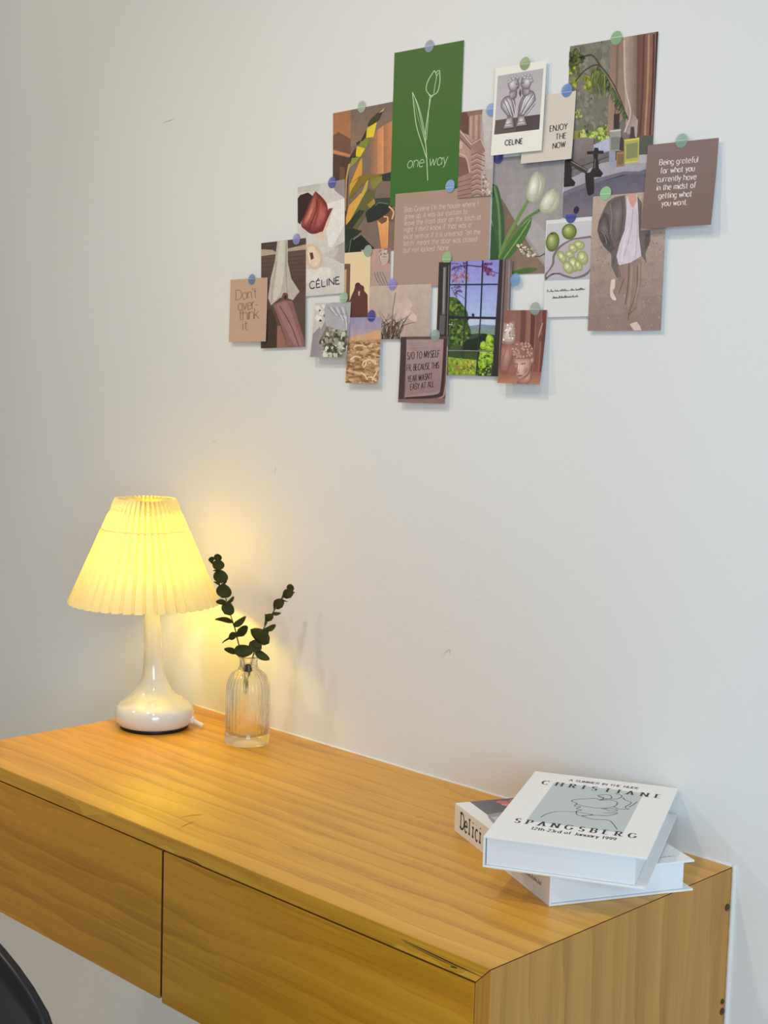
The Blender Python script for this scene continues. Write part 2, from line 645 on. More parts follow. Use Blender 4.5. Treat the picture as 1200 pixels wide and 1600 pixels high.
# ---------------------------------------------------------------- glass vase and eucalyptus
VX, VY = 0.2380, -0.0838
R_ = 0.0322
outer = [(0, 0), (.0285, 0), (.0318, .0012), (.0331, .004), (.0333, .0165), (.0322, .0185), (.0319, .0205), (.0321, .0225), (.0322, .04), (.0322, .078), (.0316, .086), (.0298, .094), (.0266, .101), (.0220, .1062), (.0172, .1092),
         (.0150, .1104), (.0158, .1118), (.0150, .1130), (.0136, .1140), (.0131, .118), (.0132, .124), (.0140, .1268), (.0156, .1278), (.0160, .1290), (.0153, .1300), (.0136, .1300)]
inner = [(.0116, .1285), (.0108, .118), (.0112, .1105), (.0185, .1055), (.0240, .099), (.0272, .092), (.0290, .084), (.0294, .077), (.0294, .024), (.0280, .0155), (.020, .0125), (0, .0118)]


def ribs(a, r, zz):
    if .0225 <= zz <= .107 and r > .0165:
        k = min(1.0, (r - .0165) / .008)
        return k * 0.00085 * (abs(math.cos(a * 15)) - 0.6)
    return 0.0


def ribs_outer(a, r, zz):
    return ribs(a, r, zz)


prof3 = outer + inner
vase = mesh_obj('glass_vase', *lathe(prof3, 180, None, ribs_outer), M['glass'], None, (VX, VY, H + 0.0002), smooth=True)
tag(vase, 'clear ribbed glass bottle vase standing beside the lamp', 'vase')

er, ef = Vector((0.7096, 0.7046, 0)), Vector((-0.7046, 0.7096, 0))    # sideways and away from the room


def E(px, py, d=0.0):
    """local sprig coordinates in millimetres-like units measured about the vase mouth"""
    a = (px - 388) / 1052.0
    h = 0.128 + (1027 - py) / 1040.0
    return er * a + ef * d + Vector((0, 0, h))


def leaf(par, base, tip, vis, dep, width=None, fold=0.12, pos=0.5, first={}):
    """base/tip (px,py,depth); vis = visible half width, dep = how far the blade turns away"""
    b, t = E(*base), E(*tip)
    ax = t - b
    L_ = ax.length
    axn = ax.normalized()
    side = axn.cross(Vector((ef.x, ef.y, -0.2)).normalized()).normalized()
    nrm = side.cross(axn).normalized()
    wv = side * (vis / 1052.0) + nrm * (dep / 1052.0)
    wl = wv.length
    wn = wv.normalized()
    nn = wn.cross(axn).normalized()
    vv, ff = [], []
    K = 9
    for i in range(K + 1):
        s = i / K
        prof_ = math.sin(math.pi * min(1, s ** 0.82)) ** 0.55 if 0 < s < 1 else 0.03
        c = b + axn * L_ * s + nn * (L_ * 0.10 * math.sin(math.pi * s))
        for j in (-1, -0.5, 0, 0.5, 1):
            vv.append(c + wn * wl * prof_ * j + nn * (abs(j) * wl * fold))
    for i in range(K):
        for j in range(4):
            ff.append((i * 5 + j, i * 5 + j + 1, (i + 1) * 5 + j + 1, (i + 1) * 5 + j))
    o = mesh_obj('leaf', vv, ff, M['leaf'], par, smooth=True, fix=False)
    sm = o.modifiers.new('thickness', 'SOLIDIFY')
    sm.thickness = 0.0004
    return o


def round_leaf(par, cx, cy, r, d=0.0, ang=80, squash=1.0, dep=None):
    a = rad(ang)
    r *= 1.1
    u = (math.cos(a), math.sin(a))
    b = (cx - u[0] * r, cy + u[1] * r, d)
    t = (cx + u[0] * r, cy - u[1] * r, d - 0.002)
    leaf(par, b, t, r * 1.12 * squash, r * 0.25 if dep is None else dep)


def zl(x, y_):
    return 310 + x / 7.059, 850 + y_ / 7.059


sprigA = empty('eucalyptus_sprig', (VX, VY, H + 0.0002))
tag(sprigA, 'taller eucalyptus sprig in the glass vase, leaning against the lamp shade edge', 'plant')
A = sprigA
stA = [E(*zl(210, 130), -.022), E(*zl(225, 260), -.022), E(*zl(255, 420), -.020), E(*zl(300, 590), -.017), E(*zl(350, 770), -.013), E(*zl(400, 930), -.008), E(*zl(440, 1100), -.004), E(*zl(492, 1270), .0), E(*zl(505, 1400), .002), E(*zl(525, 1640), .004)]
mesh_obj('stem', *tube(stA, .0006, .0012, 6, 4), M['twig'], A, smooth=True)
for x, y_, r, d, an in ((212, 160, 36, -.022, 90), (220, 237, 53, -.024, 100), (243, 360, 66, -.023, 85), (279, 517, 70, -.021, 80), (325, 706, 63, -.018, 60)):
    px, py = zl(x, y_)
    round_leaf(A, px, py, r / 7.059, d, an)
for b, t, vis, dep, db, dt in (((180, 180), (118, 182), 22, 20, -.022, -.024), ((180, 240), (118, 180), 16, 12, -.022, -.026), ((235, 460), (178, 415), 14, 30, -.020, -.026), ((265, 455), (302, 390), 17, 26, -.020, -.014),
                               ((225, 310), (172, 295), 9, 16, -.02, -.03), ((310, 655), (204, 628), 29, 18, -.017, -.024), ((322, 650), (382, 585), 21, 16, -.017, -.008),
                               ((375, 872), (200, 815), 27, 40, -.011, -.028), ((378, 890), (525, 783), 38, 40, -.011, -.022), ((415, 985), (545, 900), 52, 30, -.008, -.018),
                               ((420, 1000), (345, 1022), 40, 20, -.008, -.018), ((505, 1003), (275, 1078), 11, 52, -.012, -.020),
                               ((415, 1215), (296, 1143), 34, 26, -.004, -.016), ((395, 1160), (615, 1160), 68, 22, -.012, -.010), ((520, 1415), (560, 1320), 52, 20, -.006, -.003)):
    k = 7.059
    leaf(A, (*zl(*b), db), (*zl(*t), dt), vis / k, dep / k)
sprigB = empty('eucalyptus_sprig', (VX, VY, H + 0.0002))
tag(sprigB, 'shorter eucalyptus sprig in the glass vase, leaning away from the lamp', 'plant')
B = sprigB
stB = [E(*zl(985, 470), .012), E(*zl(940, 560), .012), E(*zl(880, 640), .011), E(*zl(815, 740), .009), E(*zl(745, 860), .006), E(*zl(690, 970), .004), E(*zl(640, 1090), .002), E(*zl(600, 1230), .0), E(*zl(575, 1340), -.001), E(*zl(530, 1640), -.004)]
mesh_obj('stem', *tube(stB, .0006, .0012, 6, 4), M['twig'], B, smooth=True)
for x, y_, r, d, an in ((979, 495, 35, .010, 70), (955, 560, 50, .008, 130), (856, 673, 52, .008, 140), (758, 818, 40, .004, 130)):
    px, py = zl(x, y_)
    round_leaf(B, px, py, r / 7.059, d, an)
for b, t, vis, dep, db, dt in (((985, 552), (1028, 550), 7, 16, .012, .016), ((880, 632), (900, 572), 12, 22, .011, .016), ((895, 625), (962, 640), 7, 22, .011, .005), ((798, 785), (795, 690), 8, 30, .008, .014),
                               ((785, 775), (886, 768), 19, 22, .009, .004), ((708, 905), (710, 790), 13, 34, .004, .012), ((730, 950), (836, 893), 32, 24, .004, .0),
                               ((770, 1085), (565, 945), 74, 26, -.008, -.004), ((745, 920), (735, 1075), 30, 30, .002, -.006), ((560, 1080), (690, 1150), 66, 30, -.004, -.008), ((600, 1110), (700, 1090), 30, 24, -.006, -.002),
                               ((625, 1165), (785, 1248), 42, 30, -.004, -.016)):
    k = 7.059
    leaf(B, (*zl(*b), db), (*zl(*t), dt), vis / k, dep / k)

# ---------------------------------------------------------------- stroke lettering
def arc(cx, cy, rx, ry, a0, a1, n=None):
    n = n or max(4, int(abs(a1 - a0) / 26))
    return [(cx + rx * math.cos(rad(a0 + (a1 - a0) * i / n)), cy + ry * math.sin(rad(a0 + (a1 - a0) * i / n))) for i in range(n + 1)]


X = 0.68
G = {
    'A': (.72, [[(0, 0), (.36, 1), (.72, 0)], [(.13, .34), (.59, .34)]]),
    'B': (.60, [[(0, 0), (0, 1)], [(0, 1)] + arc(.30, .76, .25, .24, 90, -90) + [(0, .52)], [(.28, .52)] + arc(.32, .26, .28, .26, 90, -90) + [(0, 0)]]),
    'C': (.74, [arc(.42, .5, .42, .52, 42, 318)]),
    'D': (.70, [[(0, 0), (0, 1)], [(0, 1), (.25, 1)] + arc(.25, .5, .45, .5, 90, -90) + [(0, 0)]]),
    'E': (.54, [[(0, 0), (0, 1)], [(0, 1), (.52, 1)], [(0, .52), (.42, .52)], [(0, 0), (.54, 0)]]),
    'F': (.52, [[(0, 0), (0, 1)], [(0, 1), (.52, 1)], [(0, .52), (.42, .52)]]),
    'G': (.78, [arc(.42, .5, .42, .52, 42, 335) + [(.80, .44)], [(.80, .44), (.52, .44)]]),
    'H': (.68, [[(0, 0), (0, 1)], [(.68, 0), (.68, 1)], [(0, .52), (.68, .52)]]),
    'I': (.06, [[(.03, 0), (.03, 1)]]),
    'J': (.38, [[(.34, 1), (.34, .22)] + arc(.15, .2, .19, .22, 0, -150)]),
    'L': (.50, [[(0, 0), (0, 1)], [(0, 0), (.5, 0)]]),
    'M': (.84, [[(0, 0), (.05, 1)], [(.05, 1), (.42, .1), (.79, 1)], [(.79, 1), (.84, 0)]]),
    'N': (.70, [[(0, 0), (0, 1)], [(0, 1), (.7, 0)], [(.7, 0), (.7, 1)]]),
    'O': (.84, [arc(.42, .5, .42, .52, 90, 450)]),
    'P': (.56, [[(0, 0), (0, 1)], [(0, 1)] + arc(.28, .73, .28, .27, 90, -90) + [(0, .46)]]),
    'R': (.62, [[(0, 0), (0, 1)], [(0, 1)] + arc(.28, .74, .27, .26, 90, -90) + [(0, .48)], [(.26, .48), (.62, 0)]]),
    'S': (.56, [arc(.28, .75, .25, .26, 30, 270) + arc(.28, .24, .28, .25, 90, -150)[1:]]),
    'T': (.62, [[(.31, 0), (.31, 1)], [(0, 1), (.62, 1)]]),
    'U': (.66, [[(0, 1), (0, .3)] + arc(.33, .3, .33, .32, 180, 360) + [(.66, 1)]]),
    'W': (.96, [[(0, 1), (.24, 0), (.48, .9), (.72, 0), (.96, 1)]]),
    'X': (.62, [[(0, 0), (.62, 1)], [(0, 1), (.62, 0)]]),
    'Y': (.66, [[(0, 1), (.33, .48), (.66, 1)], [(.33, .48), (.33, 0)]]),
    'a': (.50, [arc(.25, .33, .25, .35, 30, 390), [(.5, X), (.5, 0)]]),
    'b': (.52, [[(0, 1), (0, 0)], arc(.26, .33, .26, .35, 180, -180)]),
    'c': (.46, [arc(.27, .33, .27, .35, 45, 315)]),
    'd': (.52, [arc(.26, .33, .26, .35, 0, 360), [(.52, 1), (.52, 0)]]),
    'e': (.53, [[(.02, .36), (.52, .36)] + arc(.27, .33, .26, .35, 8, 315)]),
    'f': (.36, [[(.40, .98)] + arc(.30, .82, .15, .18, 90, 180) + [(.15, 0)], [(0, X - .02), (.34, X - .02)]]),
    'g': (.50, [arc(.25, .34, .25, .34, 30, 390), [(.5, X), (.5, -.1)] + arc(.26, -.1, .24, .2, 0, -150)]),
    'h': (.50, [[(0, 1), (0, 0)], [(0, .42)] + arc(.25, .42, .25, .26, 165, 0) + [(.5, 0)]]),
    'i': (.06, [[(.03, X), (.03, 0)], [(.03, .86), (.03, .94)]]),
    'k': (.46, [[(0, 1), (0, 0)], [(.42, X), (0, .28)], [(.14, .40), (.46, 0)]]),
    'l': (.06, [[(.03, 1), (.03, 0)]]),
    'm': (.78, [[(0, X), (0, 0)], [(0, .42)] + arc(.195, .42, .195, .26, 165, 0) + [(.39, 0)], [(.39, .42)] + arc(.585, .42, .195, .26, 165, 0) + [(.78, 0)]]),
    'n': (.48, [[(0, X), (0, 0)], [(0, .42)] + arc(.24, .42, .24, .26, 165, 0) + [(.48, 0)]]),
    'o': (.54, [arc(.27, .33, .27, .35, 90, 450)]),
    'p': (.52, [[(0, X), (0, -.3)], arc(.26, .33, .26, .35, 180, -180)]),
    'r': (.32, [[(0, X), (0, 0)], [(0, .40)] + arc(.22, .42, .22, .26, 165, 60)]),
    's': (.42, [arc(.21, .50, .19, .18, 30, 270) + arc(.21, .16, .20, .17, 90, -150)[1:]]),
    't': (.34, [[(.15, .92), (.15, .15)] + arc(.28, .14, .13, .15, 180, 290), [(0, X - .02), (.33, X - .02)]]),
    'u': (.48, [[(0, X), (0, .25)] + arc(.24, .25, .24, .26, 180, 350), [(.48, X), (.48, 0)]]),
    'v': (.46, [[(0, X), (.23, 0), (.46, X)]]),
    'w': (.72, [[(0, X), (.18, 0), (.36, .62), (.54, 0), (.72, X)]]),
    'y': (.46, [[(0, X), (.24, 0)], [(.46, X), (.18, -.2), (.06, -.28)]]),
    '1': (.30, [[(.02, .8), (.18, 1), (.18, 0)]]),
    '2': (.50, [arc(.25, .74, .24, .26, 160, -20) + [(.02, 0), (.5, 0)]]),
    '3': (.48, [arc(.22, .75, .22, .25, 150, -90), arc(.23, .25, .25, .26, 90, -150)]),
    '9': (.50, [arc(.25, .70, .24, .30, 0, 360), [(.49, .70), (.40, .2), (.18, 0)]]),
    '.': (.08, [[(.04, 0), (.04, .08)]]), ',': (.08, [[(.05, .08), (.02, -.12)]]),
    "'": (.08, [[(.05, 1), (.03, .80)]]), '"': (.20, [[(.05, 1), (.03, .80)], [(.17, 1), (.15, .80)]]),
    '|': (.06, [[(.03, 1.05), (.03, -.1)]]), '-': (.28, [[(0, .36), (.28, .36)]]), '/': (.36, [[(0, -.08), (.36, 1.05)]]),
    ':': (.08, [[(.04, 0), (.04, .09)], [(.04, .55), (.04, .64)]]),
    ' ': (.26, []),
}
G['\u00c9'] = (G['E'][0], G['E'][1] + [[(.18, 1.12), (.36, 1.28)]])


def layout(s, track, mono=None):
    x, out = 0.0, []
    for ch in s:
        a, st = G[ch]
        if mono:
            out.append((x + (mono - a) / 2, ch))
            x += mono + track
        else:
            out.append((x, ch))
            x += a + track
    return out, x - track


# ---------------------------------------------------------------- flat print drawing
def homography(q):
    """quad (TL,TR,BR,BL) -> unit square (u right, v down)"""
    (x0, y0), (x1, y1), (x2, y2), (x3, y3) = q
    dx1, dx2, sx = x1 - x2, x3 - x2, x0 - x1 + x2 - x3
    dy1, dy2, sy = y1 - y2, y3 - y2, y0 - y1 + y2 - y3
    den = dx1 * dy2 - dx2 * dy1
    g_, h_ = (sx * dy2 - dx2 * sy) / den, (dx1 * sy - sx * dy1) / den
    mm = Matrix(((x1 - x0 + g_ * x1, x3 - x0 + h_ * x3, x0), (y1 - y0 + g_ * y1, y3 - y0 + h_ * y3, y0), (g_, h_, 1)))
    return mm.inverted()


class Art:
    STEP = 6e-6

    def __init__(self, w_, h_, quad, k=INK):
        self.w, self.h, self.k = w_, h_, k
        self.Hm = homography(quad)
        self.q = quad
        self.pxh = (abs(quad[3][1] - quad[0][1]) + abs(quad[2][1] - quad[1][1])) / 2
        self.pxw = (abs(quad[1][0] - quad[0][0]) + abs(quad[2][0] - quad[3][0])) / 2
        self.polys = []     # (points in metres, layer, colours)
        self.layer = 0
        self.win = (0.0, 0.0, 1.0, 1.0)
        self.rnd = random.Random(7)

    def m(self, p):
        q = self.Hm @ Vector((p[0], p[1], 1))
        return (q.x / q.z, q.y / q.z)

    def raw(self, uv, col, new=True):
        if new:
            self.layer += 1
        u0, v0, u1, v1 = self.win
        pts = list(uv)
        for ax, lim, sg in ((0, u0, 1), (0, u1, -1), (1, v0, 1), (1, v1, -1)):
            out = []
            for i in range(len(pts)):
                a, b = pts[i - 1], pts[i]
                da, db = (a[ax] - lim) * sg, (b[ax] - lim) * sg
                if (da >= 0) != (db >= 0):
                    t = da / (da - db)
                    out.append((a[0] + (b[0] - a[0]) * t, a[1] + (b[1] - a[1]) * t))
                if db >= 0:
                    out.append(b)
            pts = out
            if len(pts) < 3:
                return
        c = []
        for p in pts:
            if not c or abs(p[0] - c[-1][0]) + abs(p[1] - c[-1][1]) > 1e-6:
                c.append(p)
        if len(c) > 2:
            self.polys.append((c, self.layer, [col] * len(c)))

    def poly(self, pts, col, smooth=False, new=True):
        if smooth:
            P = [Vector((a, b, 0)) for a, b in pts]
            P = P + P[:3]
            s = spline(P, 4)[4:-8]
            pts = [(p.x, p.y) for p in s]
        self.raw([self.m(p) for p in pts], col, new)

    def blob(self, pts, c0, c1, focus=None, n=5, smooth=True, k=0.82):
        """shape shaded from c0 at the rim to c1 around the focus point"""
        if focus is None:
            focus = (sum(p[0] for p in pts) / len(pts), sum(p[1] for p in pts) / len(pts))
        for i in range(n):
            t = i / (n - 1)
            q = 1 - k * t
            self.poly([(focus[0] + (p[0] - focus[0]) * q, focus[1] + (p[1] - focus[1]) * q) for p in pts],
                      tuple(c0[j] + (c1[j] - c0[j]) * t ** .8 for j in range(3)), smooth)

    def ball(self, cx, cy, rx, ry, c0, c1, ang=0, hx=-.3, hy=-.35, n=5):
        for i in range(n):
            t = i / (n - 1)
            self.ell(cx + hx * rx * t * .7, cy + hy * ry * t * .7, rx * (1 - .8 * t), ry * (1 - .8 * t), tuple(c0[j] + (c1[j] - c0[j]) * t for j in range(3)), ang)

    def bg(self, col):
        self.raw([(0, 0), (1, 0), (1, 1), (0, 1)], col)

    def grad(self, q, c0, c1, horiz=False, n=8):
        """quad q (TL,TR,BR,BL) in drawing px, blended in bands"""
        self.layer += 1
        for i in range(n):
            a, b = i / n, (i + 1) / n + (0.01 if i < n - 1 else 0)
            t = (i + .5) / n
            col = tuple(c0[j] + (c1[j] - c0[j]) * t for j in range(3))
            L = lambda p, r, s: (p[0] + (r[0] - p[0]) * s, p[1] + (r[1] - p[1]) * s)
            if horiz:
                pts = [L(q[0], q[1], a), L(q[0], q[1], b), L(q[3], q[2], b), L(q[3], q[2], a)]
            else:
                pts = [L(q[0], q[3], a), L(q[1], q[2], a), L(q[1], q[2], b), L(q[0], q[3], b)]
            self.layer += 1
            self.raw([self.m(p) for p in pts], col, False)

    def ell(self, cx, cy, rx, ry, col, ang=0, n=18, jag=0.0, new=True):
        a = rad(ang)
        pts = []
        for i in range(n):
            t = 2 * math.pi * i / n
            k = 1 + self.rnd.uniform(-jag, jag)
            x, y_ = rx * k * math.cos(t), ry * k * math.sin(t)
            pts.append((cx + x * math.cos(a) - y_ * math.sin(a), cy + x * math.sin(a) + y_ * math.cos(a)))
        self.poly(pts, col, new=new)

    def line(self, pts, wd, col, smooth=True, taper=False, new=True):
        if new:
            self.layer += 1
        P = [Vector((a, b, 0)) for a, b in pts]
        if smooth and len(P) > 2:
            P = spline(P, 5)
        m_ = len(P)
        L, R2 = [], []
        for i, p in enumerate(P):
            t = (P[min(i + 1, m_ - 1)] - P[max(i - 1, 0)])
            t = t.normalized() if t.length > 0 else Vector((1, 0, 0))
            k = wd / 2 * ((1 - i / m_) if taper else 1)
            s = Vector((-t.y, t.x, 0)) * k
            L.append((p.x + s.x, p.y + s.y))
            R2.append((p.x - s.x, p.y - s.y))
        for i in range(m_ - 1):
            self.poly([L[i], L[i + 1], R2[i + 1], R2[i]], col, new=False)

    def speck(self, region, n, s0, s1, cols, seed=1, elong=1.0, ang=None):
        """scatter n small dabs inside polygon region"""
        r = random.Random(seed)
        xs, ys = [p[0] for p in region], [p[1] for p in region]

        def inside(x, y_):
            c = False
            for i in range(len(region)):
                (ax, ay), (bx_, by_) = region[i - 1], region[i]
                if (ay > y_) != (by_ > y_) and x < (bx_ - ax) * (y_ - ay) / (by_ - ay) + ax:
                    c = not c
            return c
        k = 0
        tries = 0
        while k < n and tries < n * 20:
            tries += 1
            x, y_ = r.uniform(min(xs), max(xs)), r.uniform(min(ys), max(ys))
            if not inside(x, y_):
                continue
            if k % 12 == 0:
                self.layer += 1
            s = r.uniform(s0, s1)
            self.ell(x, y_, s * elong, s, r.choice(cols), ang if ang is not None else r.uniform(0, 180), 6, 0.25, new=False)
            k += 1

    def text(self, s, p0, p1, hpx, col, weight=.10, thin=None, serif=0.0, slant=0.0, track=.16, mono=None, jitter=0.0):
        """lettering from baseline point p0 to p1 (drawing px), cap height hpx"""
        self.layer += 1
        thin = weight if thin is None else thin
        (u0, v0), (u1, v1) = self.m(p0), self.m(p1)
        A_ = Vector((u0 * self.w, -v0 * self.h))
        B_ = Vector((u1 * self.w, -v1 * self.h))
        lay, tot = layout(s, track, mono)
        ch = hpx / self.pxh * self.h
        dx = (B_ - A_)
        sx = dx.length / tot
        ex = dx.normalized()
        ey = Vector((-ex.y, ex.x))
        r = random.Random(hash(len(s)) + 5)

        def place(x, y_):
            q = A_ + ex * ((x) * sx + slant * y_ * ch) + ey * (y_ * ch)
            return (q.x / self.w, -q.y / self.h)
        asp = sx / ch
        for x0, c in lay:
            jx, jy = r.uniform(-jitter, jitter), r.uniform(-jitter, jitter)
            for st in G[c][1]:
                P = [((x0 + a + jx) * asp, b + jy) for a, b in st]   # in cap-height units
                n_ = len(P)
                rows = []
                for i, p in enumerate(P):
                    tx, ty = P[min(i + 1, n_ - 1)][0] - P[max(i - 1, 0)][0], P[min(i + 1, n_ - 1)][1] - P[max(i - 1, 0)][1]
                    ln = math.hypot(tx, ty) or 1
                    tx, ty = tx / ln, ty / ln
                    if 0 < i < n_ - 1:
                        ax_, ay_ = p[0] - P[i - 1][0], p[1] - P[i - 1][1]
                        bx_, by_ = P[i + 1][0] - p[0], P[i + 1][1] - p[1]
                        la, lb = math.hypot(ax_, ay_) or 1, math.hypot(bx_, by_) or 1
                        if (ax_ * bx_ + ay_ * by_) / (la * lb) < 0.5:      # sharp corner: end this run, start a new one
                            for (ux, uy) in ((ax_ / la, ay_ / la), (bx_ / lb, by_ / lb)):
                                kk = (thin + (weight - thin) * abs(uy) ** 1.3) / 2
                                rows.append(((p[0] - uy * kk, p[1] + ux * kk), (p[0] + uy * kk, p[1] - ux * kk)))
                            continue
                    kk = (thin + (weight - thin) * abs(ty) ** 1.3) / 2
                    rows.append(((p[0] - ty * kk, p[1] + tx * kk), (p[0] + ty * kk, p[1] - tx * kk)))
                for i in range(len(rows) - 1):
                    qd = [rows[i][0], rows[i + 1][0], rows[i + 1][1], rows[i][1]]
                    self.raw([place(a / asp, b) for a, b in qd], col, False)
                if serif:
                    for i, j in ((0, 1), (-1, -2)):
                        (a, b), (a2, b2) = P[i], P[j]
                        if abs(b - b2) > abs(a - a2) * 0.8 and abs(b - b2) > .3 and min(abs(b), abs(b - 1), abs(b - X), abs(b + .3)) < .06:
                            yb = b + (thin * .5 if b < .3 else -thin * .5)
                            qd = [(a - serif, yb - thin * .55), (a + serif, yb - thin * .55), (a + serif, yb + thin * .55), (a - serif, yb + thin * .55)]
                            self.raw([place(x / asp, y2) for x, y2 in qd], col, False)

    def squiggle(self, p0, p1, hpx, col, wd, seed):
        r = random.Random(seed)
        pts = []
        n_ = 64
        for i in range(n_):
            t = i / (n_ - 1)
            if r.random() < .2 and len(pts) > 2:
                self.line(pts, wd, col, new=False)
                pts = []
            y_ = (hpx * .5 if i % 2 else 0) * r.choice([.3, .5, .8, 1.0, 1.6])
            pts.append((p0[0] + (p1[0] - p0[0]) * t, p0[1] + (p1[1] - p0[1]) * t - y_))
        if len(pts) > 1:
            self.line(pts, wd, col, new=False)

    def build(self, name, parent, y0, bend, flat=False, base=0.0):
        """flat=False: on a wall card (x, z); flat=True: on a lying cover (x, y)"""
        me = bpy.data.meshes.new(name)
        vv, ff, cc = [], [], []
        for pts, lay, cols in self.polys:
            i0 = len(vv)
            for (u, v_) in pts:
                vv.append(((u - .5) * self.w, -(y0 + lay * self.STEP), -v_ * self.h))
            ff.append(tuple(range(i0, i0 + len(pts))))
            cc.append(cols[0])
        me.from_pydata(vv, [], ff)
        at = me.attributes.new('ink', 'FLOAT_COLOR', 'FACE')
        for i, c in enumerate(cc):
            at.data[i].color = (*srgb(c, self.k), 1)
        bm = bmesh.new()
        bm.from_mesh(me)
        bmesh.ops.triangulate(bm, faces=[f_ for f_ in bm.faces if len(f_.verts) > 4])
        if bend:
            for i in range(1, 8):
                bmesh.ops.bisect_plane(bm, geom=bm.verts[:] + bm.edges[:] + bm.faces[:], dist=1e-9, plane_co=(0, 0, -self.h * i / 8), plane_no=(0, 0, 1))
            for v_ in bm.verts:
                v_.co.y -= bend(-v_.co.z / self.h)
        for f_ in bm.faces:
            f_.normal_update()
            if f_.normal.y > 0:
                f_.normal_flip()
        if flat:
            for v_ in bm.verts:
                v_.co = Vector((v_.co.x, v_.co.z, -v_.co.y))
        bm.to_mesh(me)
        bm.free()
        me.materials.append(M['ink'])
        o = bpy.data.objects.new(name, me)
        C.objects.link(o)
        o.parent = parent
        return o


def card(name, label, cx, ztop, w_, h_, rz, off, stand, quad, draw):
    """paper card hanging on the wall from its top edge; stand = how far the lower edge curls off"""
    def bend(t):
        # curl sampled at the eight fold lines of the sheet, straight in between
        f_ = lambda q: stand * (0.45 * q + 0.55 * q * q)
        i_ = min(7, max(0, int(t * 8)))
        a_, b_ = f_(i_ / 8), f_((i_ + 1) / 8)
        return a_ + (b_ - a_) * (t * 8 - i_)
    th = 0.0003
    vv, ff = [], []
    K = 8
    for i in range(K + 1):
        t = i / K
        for yy in (0, -th):
            for x in (-w_ / 2, w_ / 2):
                vv.append((x, yy - bend(t), -h_ * t))
    for i in range(K):
        a = i * 4
        b = a + 4
        ff += [(a, a + 1, b + 1, b), (a + 2, b + 2, b + 3, a + 3), (a, b, b + 2, a + 2), (a + 1, a + 3, b + 3, b + 1)]
    ff += [(0, 2, 3, 1), (K * 4, K * 4 + 1, K * 4 + 3, K * 4 + 2)]
    o = mesh_obj(name, vv, ff, M['paper'], None, (cx, -off, H + ztop))
    o.rotation_euler = (0, -rad(rz), 0)
    art = Art(w_, h_, quad)
    draw(art)
    pr = art.build('print', o, th + 0.00002, bend)
    if 'photo' in name:
        pr.data.materials[0] = M['photo']
    tag(o, label, 'photo card', 'cards of the wall collage')
    return o


